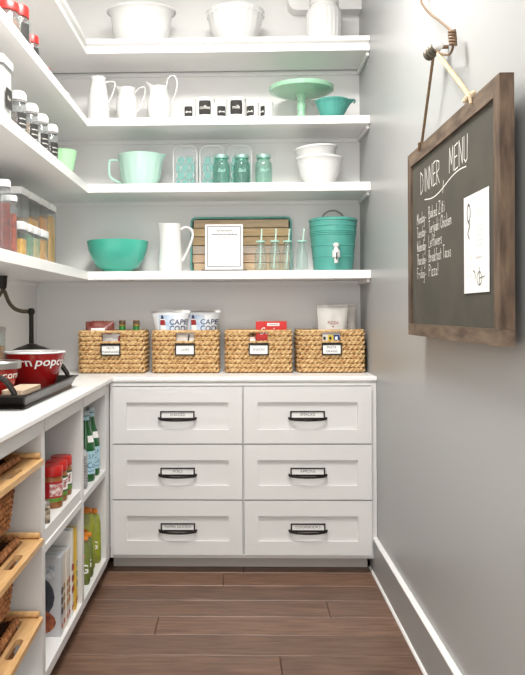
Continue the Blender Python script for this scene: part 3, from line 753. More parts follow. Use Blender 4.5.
flour = mat('white_flour', (240, 238, 232), .9)
t = popbox('flour_canister', 'tall square canister of white flour with a black label', (-.800, 2.545, S3), .10, .115, .215, flour, .185)
bm = prism(B(), rrect(-.032, .032, .05, .115, .006, 3), .0505, .0515, mp=lambda u, v, q: (q, u, v)); mk('black_label', bm, MATS['label_black'], t)
bm = text_bm('flour', .018, lambda u, v: (.0519, u, .083+v)); mk('lettering', bm, CHALK, t, smooth=False)
def lidjar(label, y, fill):
    t = thing('spice_jar', label, 'jar', (-.800, y, S3+.001), group='white-lidded jars on the side shelf')
    r, h = .033, .185
    mk('glass', lathe(B(), [(0, .001), (r*.9, 0), (r, .006), (r, h*.7), (r*.86, h*.74), (r*.86, h*.78), (r*.8, h*.78), (r*.95, h*.68), (r*.95, .006), (0, .004)], 32), PCLEAR, t)
    mk('contents', lathe(B(), [(0, .005), (r*.92, .006), (r*.92, h*.56), (0, h*.57)], 28), fill, t)
    mk('collar', lathe(B(), [(r*.87, h*.765), (r*.98, h*.765), (r*.98, h*.80), (r*.87, h*.80), (r*.87, h*.765)], 32), mat('grey_collar', (150, 148, 146), .4), t)
    mk('lid', lathe(B(), [(0, h*.805), (r*1.04, h*.805), (r*1.06, h*.83), (r*1.04, h*.92), (r*.85, h*.98), (0, h)], 36), PLAST, t)
    bm = B(); R2 = r*1.03
    A = [-1.25+1.25*i/10 for i in range(11)]
    g = [[bm.verts.new((math.cos(a)*R2, math.sin(a)*R2, h*v)) for a in A] for v in (.10, .55)]
    for i in range(10): bm.faces.new((g[0][i], g[0][i+1], g[1][i+1], g[1][i]))
    mk('black_label', bm, MATS['label_black'], t)
    q = B()
    for k in range(3): squig(q, -.014, .014, h*(.43-.1*k), .003, 9, .0018, lambda u, v: (math.cos(-.62+u/R2)*R2*1.01, math.sin(-.62+u/R2)*R2*1.01, v))
    mk('chalk_marks', q, CHALK, t, smooth=False)
coco = mat('cocoa_powder', (126, 100, 88), .9, rgb2=(96, 74, 62), scale=60); sug = mat('white_sugar', (230, 226, 220), .9)
lidjar('white-lidded jar of brown powder, next to the flour canister', 2.815, coco)
lidjar('white-lidded jar of tan grains, second after the flour canister', 2.985, beanm)
lidjar('white-lidded jar of white sugar', 3.145, sug)
lidjar('white-lidded jar of dark beans, nearest the green tumbler bowl', 3.315, mat('dark_beans', (92, 68, 52), .8, rgb2=(60, 44, 34), scale=80))
t = thing('green_bowl', 'small flared pale green bowl in the shelf corner', 'bowl', (-.81, 3.60, S3+.001))
flt = lambda a, r, z: (r*(1+.012*math.cos(a*14)), z)
vessel('bowl', [(.038, 0), (.041, .004), (.05, .05), (.060, .10), (.064, .122), (.066, .128)], .005, mat('pale_green_glass', (176, 228, 178), .22, coat=.3), t, n=84, fn=flt)

# fourth shelf: pop-top containers
pasta = mat('pasta', (226, 178, 92), .7, rgb2=(188, 132, 56), scale=60); spag = mat('spaghetti', (226, 184, 104), .6, rgb2=(196, 146, 70), scale=24, stretch=(20, 20, .6))
corn = mat('yellow_macaroni', (240, 192, 84), .7, rgb2=(208, 148, 50), scale=70); greenp = mat('green_split_peas', (128, 168, 136), .8, rgb2=(98, 140, 110), scale=70)
kid = mat('red_kidney_beans', (184, 84, 52), .6, rgb2=(120, 40, 26), scale=60); wal = mat('mixed_nuts', (150, 120, 92), .8, rgb2=(92, 70, 54), scale=60)
G4 = 'clear pop-top containers on the side shelf'
def pop(label, x0, x1, y0, y1, h, fill, fh): popbox('food_container', label, ((x0+x1)/2, (y0+y1)/2, S4), x1-x0, y1-y0, h, fill, fh, G4)
pop('wide tall clear container of macaroni with a white lid', -1.03, -.832, 2.985, 3.108, .290, corn, .15)
pop('tall narrow clear container of tan pasta, beside the wide one', -.96, -.832, 3.122, 3.272, .290, pasta, .185)
pop('tall narrow clear container of orange pasta, next to the spaghetti', -.95, -.832, 3.288, 3.428, .290, mat('orange_pasta', (222, 160, 84), .7, rgb2=(190, 120, 50), scale=60), .21)
pop('tall narrow clear container filled with spaghetti', -.94, -.832, 3.445, 3.570, .290, spag, .235)
pop('short clear container of yellow macaroni and dark nuts', -.825, -.745, 2.690, 2.768, .120, corn, .060)
pop('short clear container of green split peas', -.825, -.745, 2.775, 2.850, .120, greenp, .085)
pop('short clear container of pale green lentils', -.825, -.745, 2.857, 2.945, .120, mat('pale_lentils', (136, 164, 130), .8, rgb2=(206, 186, 130), scale=50), .080)
pop('short clear container of golden cereal', -.825, -.745, 2.952, 3.065, .120, pasta, .085)
def tallround(label, y, fill, h):
    t = thing('food_container', label, 'container', (-.768, y, S4+.001), group=G4); r = .026
    mk('tub', lathe(B(), [(0, 0), (r, 0), (r, h*.86), (0, h*.86)], 32), PCLEAR, t)
    mk('contents', lathe(B(), [(0, .004), (r*.93, .004), (r*.93, h*.68), (0, h*.69)], 28), fill, t)
    mk('gasket', lathe(B(), [(0, h*.862), (r*.96, h*.862), (r*.96, h*.90), (0, h*.90)], 28), MATS['grey_gasket'], t)
    mk('lid', lathe(B(), [(0, h*.902), (r*1.04, h*.902), (r*1.05, h*.96), (r*.96, h), (0, h)], 32), PLAST, t)
tallround('tall round clear container of red kidney beans', 2.605, kid, .195)
tallround('tall round clear container of dark red beans, one along from the kidney beans', 2.53, mat('dark_red_beans', (140, 56, 40), .6, rgb2=(90, 30, 20), scale=60), .235)

# ------------------------------------------------------------------ worktop on the left: tray with popcorn bowls
TX0, TX1, TY0, TY1 = -1.00, -.664, 2.405, 3.10
t = thing('serving_tray', 'dark bronze serving tray with arched end handles', 'tray', ((TX0+TX1)/2, (TY0+TY1)/2, CT+.001))
hx, hy = (TX1-TX0)/2, (TY1-TY0)/2
tb = B()
def tsec(o_, z): return [(x, y_, z) for x, y_ in rrect(-hx-o_, hx+o_, -hy-o_*2.6, hy+o_*2.6, .012, 3)]
loft(tb, [tsec(0, 0), tsec(.002, .006), tsec(.0, .012), tsec(.012, .040), tsec(.018, .043), tsec(.018, .047), tsec(.008, .047), tsec(-.004, .012), tsec(-.01, .009)])
mk('pan', tb, BRONZE, t, ang=25)
for s in (-1, 1):
    yy = s*(hy+.026)
    mk('handle', tube(B(), spline([(.145, yy, .040), (.138, yy, .062), (.10, yy, .10), (0, yy, .122), (-.10, yy, .10), (-.138, yy, .062), (-.145, yy, .040)], 6), .0095, 8), BLACKM, t)
TZ = CT+.0105
def popbowl(label, x, y, r, h, word, tsize, metal_rim=False, ang0=-PI/2, zt=None):
    t = thing('popcorn_bowl', label, 'bowl', (x, y, TZ), group='red popcorn bowls')
    base = r*.56
    def rr(z): return base+(r-base)*(z/h)**.72
    pr = [(base, 0), (base*1.02, .003)]+[(rr(h*k/10), h*k/10) for k in range(1, 11)]
    vessel('bowl', pr, .005, REDG, t, n=56)
    if metal_rim:
        mk('rim', lathe(B(), [(r+.0005, h-.018), (r+.004, h-.018), (r+.006, h+.002), (r+.002, h+.008), (r-.006, h+.008), (r-.006, h+.002), (r+.0005, h+.001), (r+.0005, h-.018)], 48), STEEL, t)
    else:
        mk('rim', lathe(B(), [(r-.006, h+.0012), (r+.002, h+.0008), (r+.003, h+.004), (r+.001, h+.007), (r-.006, h+.007), (r-.006, h+.0012)], 48), PORC, t)
        mk('inside_glaze', lathe(B(), [(0, .009), (base-.007, .009)]+[(rr(h*k/10)-.0055, h*k/10) for k in range(2, 11)], 48), PORC, t)
    for s_, a in word:
        zt_ = zt or h*.70
        def m_(u, v):
            z = zt_+v; R2 = rr(z)+.001; q = a+u/R2
            return (math.cos(q)*R2, math.sin(q)*R2, z)
        letters(s_, tsize, WHITEP, t, m_, off=.0006, squeeze=1.28)
popbowl('large red bowl lettered popcorn with white inside, on the tray', -.772, 2.93, .116, .138, [('popcorn', -.38), ('popcorn', -2.27)], .044, zt=.108)
popbowl('smaller red popcorn bowl with a steel rim, on the tray', -.832, 2.66, .080, .118, [('popcorn', -.9), ('popcorn', -2.7)], .034, True, zt=.078)
t = mk('serving_board', prism(B(), rrect(-.064, .008, -.115, .115, .01, 4), 0, .040), mat('pale_board', (214, 192, 168), .5, rgb2=(196, 170, 142), scale=8, stretch=(6, 1, 6)))
t.location = (-.698, 2.60, TZ); tag(t, 'thick pale wooden board lying on the tray', 'board')
# kernel jar behind the bowls
t = thing('kernel_jar', 'clear jar of popcorn kernels behind the smaller bowl', 'jar', (-.895, 2.80, TZ))
mk('glass', lathe(B(), [(0, .001), (.050, 0), (.052, .006), (.052, .215), (.049, .217), (.049, .008), (0, .005)], 36), GLASS, t)
mk('kernels', lathe(B(), [(0, .009), (.048, .009), (.047, .17), (0, .175)], 32), mat('popcorn_kernels', (200, 140, 84), .6, rgb2=(150, 96, 60), scale=70), t)
mk('lid', lathe(B(), [(0, .218), (.053, .218), (.054, .236), (.048, .24), (0, .24)], 36), mat('pewter_lid', (170, 166, 164), .4, metal=.4), t)
# cast-iron stand with curved arm and cup
t = thing('iron_stand', 'black cast-iron stand with a curved arm and flared cup', 'stand', (-.880, 3.30, CT+.001))
mk('base', lathe(B(), [(0, 0), (.082, 0), (.084, .006), (.084, .12), (.084, .136), (.078, .143), (.052, .154), (.028, .162), (.018, .167), (0, .168)], 40), BLACKM, t)
mk('post', lathe(B(), [(0, .1685), (.0105, .1685), (.0098, .22), (.0098, .29), (0, .29)], 20), BLACKM, t)
mk('knuckle', lathe(B(), [(0, .288), (.010, .290), (.0155, .300), (.0155, .308), (.010, .318), (0, .320)], 20), BLACKM, t)
mk('arm', tube(B(), spline([(-.006, 0, .306), (-.04, 0, .306), (-.072, 0, .318), (-.096, 0, .345), (-.112, 0, .385), (-.122, 0, .40)], 7), lambda k: .0085, 10), mat('worn_iron', (92, 82, 66), .4, metal=.5), t)
mk('cup', lathe(B(), [(0, .402), (.017, .402), (.020, .414), (.022, .450), (.030, .476), (.035, .490), (.032, .491), (.018, .455), (0, .44)], 28, c=(-.125, 0)), BLACKM, t)
mk('brace', tube(B(), spline([(-.122, 0, .40), (-.135, 0, .375), (-.155, 0, .35)], 5), .007, 8), MATS['worn_iron'], t)

# ------------------------------------------------------------------ left cabinet contents
# pull-out trays with wicker baskets
def pullout(label, z, skew):
    cx, cy = -.80, 2.100
    t = thing('pullout_tray', label, 'tray', (cx, cy, z), skew, 'wooden pull-out trays')
    hole = rrect(-.185, .163, -.197, .197, .01, 3)
    slot = rrect(.175, .199, -.062, .068, .0118, 5)
    mk('frame', prism(B(), rrect(-.20, .216, -.232, .232, .004, 2), -.016, 0, holes=[hole, slot]), OAK, t)
    for s in (-1, 1):
        mk('side_rail', tube(B(), [(-.20, s*.225, .009), (.205, s*.225, .009)], .0095, 12), OAK, t)
    b = thing('wicker_basket', label.replace('honey wood pull-out tray', 'brown wicker basket hanging in the tray'), 'basket', (cx-.011, cy, z-.193), skew, 'wicker baskets in the pull-out trays')
    if not WB:
        bm = weave(B(), .158, .186, .195, .004, .0165, .0052, .0042, .034, taper=.12, step=.009)
        o = mk('weave', bm, WICKB, b); WB.append(o.data)
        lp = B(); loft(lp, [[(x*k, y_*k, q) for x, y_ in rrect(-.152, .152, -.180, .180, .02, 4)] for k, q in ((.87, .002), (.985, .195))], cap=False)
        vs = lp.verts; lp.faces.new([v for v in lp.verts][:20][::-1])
        o = mk('lining', lp, mat('dark_brown_wicker', (84, 48, 26), .85), b); WB.append(o.data)  # plain lining, a darker brown than the weave
        rp = []; base = rrect(-.160, .160, -.188, .188, .02, 4); bm = B()
        pts = []
        for i in range(len(base)):
            a = Vector(base[i]); c = Vector(base[(i+1) % len(base)]); n = max(1, int((c-a).length/.008))
            pts += [a+(c-a)*j/n for j in range(n)]
        for s in (0, 1, 2):
            tube(bm, [(p.x+.006*math.cos(2*PI*i*36/len(pts)+s*2.1)*(1 if abs(p.x) > .159 else .3), p.y+.006*math.cos(2*PI*i*36/len(pts)+s*2.1)*(1 if abs(p.y) > .187 else .3), .203+.006*math.sin(2*PI*i*36/len(pts)+s*2.1)) for i, p in enumerate(pts)], .0062, 6, closed=True)
        o = mk('rim', bm, WICKB, b); WB.append(o.data)
    else:
        for n_, d in zip(('weave', 'lining', 'rim'), WB):
            o = bpy.data.objects.new(n_, d); COL.objects.link(o); o.parent = b
WB = []
pullout('honey wood pull-out tray just under the worktop', .772, .0)
pullout('honey wood pull-out tray in the middle of its cabinet', .532, .012)
pullout('honey wood pull-out tray closest to the floor', .294, .03)

# red-lidded spread jars
def spread(label, x, y, rz, word, c1, c2):
    t = thing('spread_jar', label, 'jar', (x, y, .5355), rz, 'red-lidded spread jars'); r = .038
    mk('jar', lathe(B(), [(0, 0), (r*.94, 0), (r, .005), (r, .098), (r*.9, .108), (0, .108)], 36), mat('peanut_brown', (172, 112, 58), .3, rgb2=(140, 84, 40), scale=30), t)
    mk('lid', lathe(B(), [(0, .1085), (r*1.0, .1085), (r*1.03, .111), (r*1.03, .138), (r*.97, .143), (0, .144)], 36), REDLID, t)
    def band(n_, z0, z1, a0, a1, m, q):
        bm = B(); A = [a0+(a1-a0)*i/16 for i in range(17)]
        g = [[bm.verts.new((math.cos(a)*(r+q), math.sin(a)*(r+q), z)) for a in A] for z in (z0, z1)]
        for i in range(16): bm.faces.new((g[0][i], g[0][i+1], g[1][i+1], g[1][i]))
        mk(n_, bm, m, t)
    band('label', .02, .092, -PI, PI*.6, c1, .0006)
    band('label_panel', .042, .084, -1.5, .05, c2, .0012)
    R2 = r+.0018
    if word: letters(word, .040, REDP if c2 is WHITEP else WHITEP, t, lambda u, v: (math.cos(-.72+u/R2)*R2, math.sin(-.72+u/R2)*R2, .063+v), squeeze=.9, off=.001)
    band('lower_stripe', .022, .036, -1.9, .5, mat('green_stripe', (96, 140, 52), .4), .0012)
spread('red-lidded spread jar with a mottled red label, closest to the basket trays', -.652, 2.702, 0, '', mat('label_red', (176, 30, 40), .4), mat('mottled_label', (236, 226, 220), .4, rgb2=(176, 40, 44), scale=60))
spread('red-lidded spread jar between two others', -.656, 2.794, .1, 'Jif', mat('label_darkgreen', (54, 78, 42), .4), WHITEP)
spread('red-lidded spread jar closest to the green bottles', -.660, 2.888, 0, 'Jif', MATS['label_darkgreen'], WHITEP)
t = thing('spice_shaker', 'tiny speckled shaker in front of the red-lidded jars', 'shaker', (-.622, 2.49, .5355))
mk('body', lathe(B(), [(0, 0), (.015, 0), (.016, .004), (.016, .05), (.013, .056), (0, .056)], 24), mat('speckled', (214, 196, 170), .5, rgb2=(60, 50, 44), scale=70), t)
mk('cap', lathe(B(), [(0, .0565), (.014, .0565), (.0145, .062), (.012, .072), (0, .074)], 24), STEEL, t)
# sparkling water bottles
PBLUE = mat('pale_blue_label', (176, 214, 226), .5, var=.15, scale=40)
def water(label, x, y):
    t = thing('water_bottle', label, 'bottle', (x, y, .5005), group='green sparkling water bottles'); r = .040
    mk('glass', lathe(B(), [(0, 0), (r*.9, 0), (r, .008), (r, .135), (r*.97, .155), (r*.78, .19), (r*.52, .225), (r*.4, .25), (r*.38, .275), (0, .275)], 36), GREENG, t)
    mk('cap', lathe(B(), [(0, .2755), (r*.42, .2755), (r*.42, .290), (r*.38, .294), (0, .294)], 28), mat('silver_blue_cap', (170, 184, 190), .35, metal=.5), t)
    def band(n_, z0, z1, a0, a1, m, q, rr=r, r1=None):
        bm = B(); A = [a0+(a1-a0)*i/18 for i in range(19)]; r1 = r1 or rr
        g = [[bm.verts.new((math.cos(a)*(R_+q), math.sin(a)*(R_+q), z)) for a in A] for z, R_ in ((z0, rr), (z1, r1))]
        for i in range(18): bm.faces.new((g[0][i], g[0][i+1], g[1][i+1], g[1][i]))
        return mk(n_, bm, m, t)
    band('front_label', .032, .128, -2.2, .75, PBLUE, .0006)
    band('neck_label', .256, .272, -PI, PI*.99, PBLUE, .0012, r*.41, r*.39)
    band('star_label', .165, .192, -1.1, -.25, WHITEP, .0014, r*.94, r*.785)
    R2 = r+.0012; dk = mat('label_blue', (44, 84, 140), .5)
    for s_, z, sz in (('S.P', .105, .024), ('Co', .068, .034), ('water', .045, .014)):
        letters(s_, sz, dk, t, lambda u, v: (math.cos(-.72+u/R2)*R2, math.sin(-.72+u/R2)*R2, z+v))
water('green sparkling water bottle standing nearer the spread jars', -.648, 3.285)
water('green sparkling water bottle standing nearer the drawers', -.648, 3.40)
t = thing('steel_shaker', 'ridged grey bottle beside the green water bottles', 'bottle', (-.634, 3.135, .5005))
rg = []
for k in range(11): rg += [(.022, .008+k*.012), (.025, .012+k*.012)]
mk('body', lathe(B(), [(0, 0), (.021, 0)]+rg+[(.018, .15), (.012, .158), (0, .158)], 28), mat('grey_bottle', (176, 176, 178), .4, rgb2=(120, 118, 120), scale=30), t)
mk('cap', lathe(B(), [(0, .1585), (.012, .1585), (.012, .178), (0, .18)], 20), INK, t)

# booklets / boxes in the lower left compartment
CV = [((196, 196, 198), (70, 72, 84)), ((214, 206, 196), (190, 150, 90)), ((224, 216, 204), (204, 160, 96)), ((206, 206, 204), (200, 120, 60)), ((240, 238, 232), (170, 60, 44)), ((228, 196, 66), (200, 60, 36)), ((222, 184, 48), (240, 226, 160)), ((236, 206, 84), (150, 150, 40))]
LBK = ['grey booklet with a dark photo cover, first of the row', 'cream recipe booklet with tan dots on the spine, behind the grey one', 'cream booklet with round tan pictures down the spine', 'pale grey booklet with an orange picture', 'tall white booklet before the yellow ones', 'bright yellow booklet with red marks', 'mustard yellow booklet second from the divider', 'lemon yellow booklet against the divider']
yb = 2.655
for i, ((c1, c2), lab) in enumerate(zip(CV, LBK)):
    th_ = [.045, .042, .040, .040, .034, .030, .028, .028][i]; h_ = [.270, .268, .266, .262, .315, .300, .305, .285][i]; d_ = [.20, .20, .20, .20, .19, .20, .2, .2][i]
    t = thing('booklet', lab, 'booklet', (-.612-.003*(i % 2), yb+th_/2, .1), group='booklets in the lower cabinet')
    m1 = mat('cover_%d' % i, c1, .4, var=.08, scale=12); m2 = mat('cover_print_%d' % i, c2, .45, rgb2=tuple(int(v*.7) for v in c2), scale=25)
    cv = B(); box(cv, -d_, 0, -th_/2, -th_/2+.002, 0, h_); box(cv, -d_, 0, th_/2-.002, th_/2, 0, h_); box(cv, -.002, .0005, -th_/2+.002, th_/2-.002, 0, h_)
    mk('cover', cv, m1, t, smooth=False)
    mk('pages', bx(-d_+.004, -.0025, -th_/2+.0025, th_/2-.0025, .002, h_-.003), mat('paper_edges', (206, 212, 218), .8), t, smooth=False)
    pt = prism(B(), [(-d_*.8+d_*.35*(1+math.cos(a*PI/8)), h_*.50+h_*.28*math.sin(a*PI/8)) for a in range(16)], -th_/2-.0008, -th_/2-.0001, mp=lambda u, v, q: (u, q, v)); mk('cover_picture', pt, m2, t, smooth=False)
    if i == 0:
        pt = prism(B(), [(-.09+.075*math.cos(a*PI/8), .05+.045*math.sin(a*PI/8)) for a in range(16)], -th_/2-.0016, -th_/2-.0009, mp=lambda u, v, q: (u, q, v)); mk('cover_picture', pt, mat('cover_food', (176, 104, 58), .5, rgb2=(120, 44, 36), scale=40), t, smooth=False)
        pt = prism(B(), [(-.16, .20), (-.02, .20), (-.02, .245), (-.16, .245)], -th_/2-.0016, -th_/2-.0009, mp=lambda u, v, q: (u, q, v)); mk('cover_title_band', pt, mat('cover_band', (226, 228, 230), .5, rgb2=(150, 156, 166), scale=40), t, smooth=False)
    for k in range(3):
        zz = h_*(.30+.13*k)
        dd = prism(B(), [(th_*.34*math.cos(a*PI/6), zz+.013*math.sin(a*PI/6)) for a in range(12)], .0007, .0014, mp=lambda u, v, q: (q, u, v)); mk('spine_picture', dd, m2, t, smooth=False)
    dd = prism(B(), [(th_*.25*math.cos(a*PI/6), .03+.009*math.sin(a*PI/6)) for a in range(12)], .0007, .0014, mp=lambda u, v, q: (q, u, v)); mk('spine_mark', dd, mat('mark_red', (180, 70, 60), .5), t, smooth=False)
    yb += th_+.0015
# squeeze pouches
def pouch(label, x, y, h, w_, c, cap, rz=0):
    t = thing('squeeze_pouch', label, 'pouch', (x, y, .1), rz, 'green squeeze pouches')
    lv = [(w_*.42, .026, .014, 0), (w_*.5, .030, .016, .012), (w_*.5, .032, .018, h*.45), (w_*.48, .026, .014, h*.72), (w_*.40, .014, .008, h*.88), (w_*.22, .010, .006, h*.93)]
    mk('pouch', rloft(B(), lv), mat('pouch_%d_%d' % (c[0], c[1]), c, .3, rgb2=tuple(int(v*.72) for v in c), scale=16), t)
    mk('cap', lathe(B(), [(0, h*.931), (.022, h*.931), (.026, h*.94), (.026, h*.985), (.018, h), (0, h)], 20), cap, t)
    letters('G', .05, WHITEP, t, lambda u, v: (.008+u, -.0335, h*.34+v), off=.001)
    mk('fruit_print', prism(B(), [(.018*math.cos(a*PI/7)-.008, h*.62+.018*math.sin(a*PI/7)) for a in range(14)], -.0325, -.0315, mp=lambda u, v, q: (u, q, v)), mat('fruit_orange', (222, 120, 46), .4), t, smooth=False)
ORC = mat('orange_cap', (226, 132, 40), .35)
YG = (176, 182, 44); OG = (128, 142, 58)
pouch('tall yellow-green squeeze pouch with orange cap, against the back of its row', -.665, 3.37, .262, .078, YG, ORC, .2)
pouch('tall yellow-green squeeze pouch nearest the drawer cabinet', -.655, 3.46, .235, .078, (166, 176, 52), ORC, .2)
pouch('short olive squeeze pouch in front with orange cap', -.645, 3.185, .190, .066, OG, ORC, .25)
pouch('short olive squeeze pouch between the front and the tall ones', -.648, 3.275, .180, .066, (120, 136, 60), ORC, .2)

# ------------------------------------------------------------------ chalkboard and hook on the right wall
BX0, Y0b, Y1b, Z0b, Z1b = .575, 1.724, 2.650, 1.131, 1.732
t = thing('chalkboard', 'framed dinner menu chalkboard in weathered wood hanging on the wall', 'chalkboard', (.6, (Y0b+Y1b)/2, Z0b))
ccy = (Y0b+Y1b)/2; fw = .044; TH0, TH1 = BX0-.6, .607-.6
def bar(pts, m, n_): return mk(n_, prism(B(), [(a-ccy, b-Z0b) for a, b in pts], TH0, TH1, mp=lambda u, v, q: (q, u, v)), m, t, smooth=False)
e = .0006
bar([(Y0b, Z0b), (Y1b, Z0b), (Y1b, Z0b+fw-.006), (Y0b, Z0b+fw-.006)], BARN, 'frame_board')
bar([(Y0b, Z1b), (Y1b, Z1b), (Y1b-fw, Z1b-fw), (Y0b+fw, Z1b-fw)], BARN, 'frame_board')
bar([(Y0b, Z0b+fw-.006+e), (Y0b+fw, Z0b+fw-.006+e), (Y0b+fw, Z1b-fw-e), (Y0b, Z1b-e*2)], BARNV, 'frame_board')
bar([(Y1b, Z0b+fw-.006+e), (Y1b, Z1b-e*2), (Y1b-fw, Z1b-fw-e), (Y1b-fw, Z0b+fw-.006+e)], BARNV, 'frame_board')
mk('slate', bx(.012-.0, .0215, Y0b+fw-.004-ccy-.0, Y1b-fw+.004-ccy, fw-.008, Z1b-Z0b-fw+.004), CHALKB, t, smooth=False).location = (-.0305, 0, 0)
XS_ = -.0190    # just proud of the slate face, local x
CM = lambda u, v: (XS_, u, v)
for yy in (-.3, .3):
    for zz in (.05, .5): mk('wall_spacer', bx(.0065, .0365, yy-.02, yy+.02, zz, zz+.04), BARN, t, smooth=False)
# stroke letters, cell 1 x 1 (u to the right as read); the board is read towards -y
GL = {'D': [[(0, 0), (0, 1), (.5, .8), (.65, .45), (.45, .12), (0, 0)]], 'I': [[(.2, 0), (.2, 1)]], 'N': [[(0, 0), (0, 1), (.55, .05), (.6, 1)]],
      'E': [[(.55, 1), (0, .95), (0, 0), (.55, .05)], [(0, .5), (.45, .52)]], 'R': [[(0, 0), (0, 1), (.5, .9), (.5, .6), (0, .48), (.6, 0)]],
      'M': [[(0, 0), (.08, 1), (.4, .3), (.68, 1), (.75, 0)]], 'U': [[(0, 1), (0, .15), (.25, 0), (.5, .1), (.55, 1)]],
      'T': [[(0, 1), (.6, 1)], [(.3, 1), (.3, 0)]], 'W': [[(0, 1), (.15, 0), (.38, .7), (.6, 0), (.78, 1)]], 'F': [[(.55, 1), (0, 1), (0, 0)], [(0, .52), (.42, .55)]],
      'B': [[(0, 0), (0, 1), (.45, .9), (.45, .6), (0, .5), (.55, .35), (.5, .05), (0, 0)]], 'Z': [[(0, 1), (.55, 1), (0, 0), (.6, 0)]], 'C': [[(.55, .85), (.3, 1), (.02, .6), (.1, .12), (.35, 0), (.6, .15)]],
      'L': [[(0, 1), (0, 0), (.5, 0)]], 'P': [[(0, 0), (0, 1), (.5, .92), (.5, .58), (0, .48)]],
      'a': [[(.42, .45), (.15, .5), (.02, .2), (.15, 0), (.42, .15), (.42, .5), (.46, 0)]], 'b': [[(0, 1), (0, 0), (.35, .05), (.42, .35), (0, .45)]],
      'c': [[(.4, .42), (.15, .5), (.02, .2), (.2, 0), (.42, .08)]], 'd': [[(.42, .45), (.1, .45), (.02, .15), (.2, 0), (.42, .15)], [(.42, 1), (.44, 0)]],
      'e': [[(.02, .25), (.42, .28), (.3, .5), (.08, .42), (.04, .12), (.2, 0), (.42, .08)]], 'f': [[(.4, .95), (.2, 1), (.15, .7), (.15, 0)], [(0, .5), (.35, .5)]],
      'h': [[(0, 1), (0, 0)], [(0, .35), (.25, .5), (.4, .35), (.4, 0)]], 'i': [[(.15, .5), (.15, 0)], [(.15, .7), (.15, .76)]], 'k': [[(0, 1), (0, 0)], [(.4, .5), (0, .25), (.42, 0)]],
      'n': [[(0, .5), (0, 0)], [(0, .35), (.25, .5), (.4, .35), (.4, 0)]], 'o': [[(.22, .5), (.02, .25), (.2, 0), (.42, .2), (.22, .5)]], 'r': [[(.02, .5), (.02, 0)], [(.02, .3), (.2, .5), (.38, .45)]],
      's': [[(.38, .45), (.15, .5), (.08, .32), (.36, .2), (.25, 0), (.02, .05)]], 't': [[(.2, .85), (.2, .05), (.36, 0)], [(.02, .55), (.4, .56)]], 'u': [[(0, .5), (.02, .1), (.2, 0), (.4, .15), (.4, .5), (.43, 0)]],
      'v': [[(0, .5), (.2, 0), (.4, .5)]], 'y': [[(0, .5), (.2, .05)], [(.42, .5), (.1, -.45), (-.05, -.35)]], 'z': [[(0, .5), (.4, .5), (0, 0), (.42, 0)]], '-': [[(.05, .3), (.35, .32)]], '!': [[(.1, 1), (.1, .3)], [(.1, .1), (.1, .03)]]}
def write(bm, s, u0, v0, cw, chh, wd, jit=.03):
    """u0 is the world y of the text's start; letters advance towards smaller y"""
    u = u0
    for c_ in s:
        if c_ == ' ': u -= cw*.55; continue
        wmax = max(p[0] for st in GL[c_] for p in st)
        dz = random.uniform(-jit, jit)*chh
        for st in GL[c_]:
            ribbon(bm, [(u-ccy-p[0]*cw, v0-Z0b+p[1]*chh+dz) for p in st], wd, CM)
        u -= cw*(wmax+.24)
    return u
bm = B(); end = write(bm, 'DINNER', 2.490, 1.580, .0525, .070, .0032)
mk('chalk_title', bm, CHALK, t, smooth=False); bm = B(); write(bm, 'MENU', 2.155, 1.588, .0535, .068, .0034)
mk('chalk_title', bm, CHALK, t, smooth=False); bm = B()
ribbon(bm, [(2.437-.44*k/16-ccy, 1.556-Z0b+.012*math.sin(k/16*PI*1.8+PI)+.014*k/16) for k in range(17)], .003, CM)
ribbon(bm, [(2.215-ccy, 1.578-Z0b), (2.225-ccy, 1.545-Z0b)], .003, CM)
mk('chalk_flourish', bm, CHALK, t, smooth=False)
for k, (a, b) in enumerate((('Monday-', 'Baked Ziti'), ('Tuesday-', 'Teriyaki Chicken'), ('Wednesday-', 'Leftovers'), ('Thursday-', 'Breakfast Tacos'), ('Friday-', 'Pizza!'))):
    z = 1.488-.0435*k; bm = B()
    def wid(s): return sum(.55 if c_ == ' ' else max(p[0] for st in GL[c_] for p in st)+.24 for c_ in s)
    write(bm, a, 2.542, z, .126/wid(a), .034, .0025)
    mk('chalk_line', bm, CHALK, t, smooth=False); bm = B()
    tot = (.185, .255, .155, .25, .115)[k]
    write(bm, b, 2.388, z+.002, tot/wid(b), .036, .0026)
    mk('chalk_line', bm, CHALK, t, smooth=False)
# printed sheet fixed to the slate
t2 = thing('paper_sheet', 'white printed sheet stuck on the chalkboard', 'paper', (.5795, 1.915, 1.254))
mk('sheet', bx(-.0004, .0004, -.102, .097, 0, .2435), CARD, t2, smooth=False)
pm = lambda u, v: (-.0009, -u, v)
q = B()
ribbon(q, [(-.055+.013*math.cos(a*PI/8), .20+.022*math.sin(a*PI/8)) for a in range(17)], .006, pm)
ribbon(q, [(-.055+.008*math.sin(k), .178-.006*k) for k in range(8)], .006, pm)
ribbon(q, [(.03+.018*math.cos(a*PI/8), .034+.016*math.sin(a*PI/8)) for a in range(17)], .003, pm)
ribbon(q, [(.03, .02), (.03, .06)], .004, pm); ribbon(q, [(.03, .034), (.07, .038)], .003, pm); ribbon(q, [(-.02, .055), (-.005, .05), (-.002, .036)], .004, pm)
mk('kitchen_drawing', q, mat('sheet_grey', (140, 136, 128), .7), t2, smooth=False)
q = B()
for k in range(9): squig(q, .01, .06, .21-k*.012, .002, 9, .0013, pm)
for k in range(4): squig(q, -.07, -.03, .11-k*.022, .002, 8, .0012, pm)
squig(q, .0, .05, .085, .003, 9, .002, pm)
mk('sheet_print', q, mat('sheet_pale_grey', (196, 192, 186), .7), t2, smooth=False)

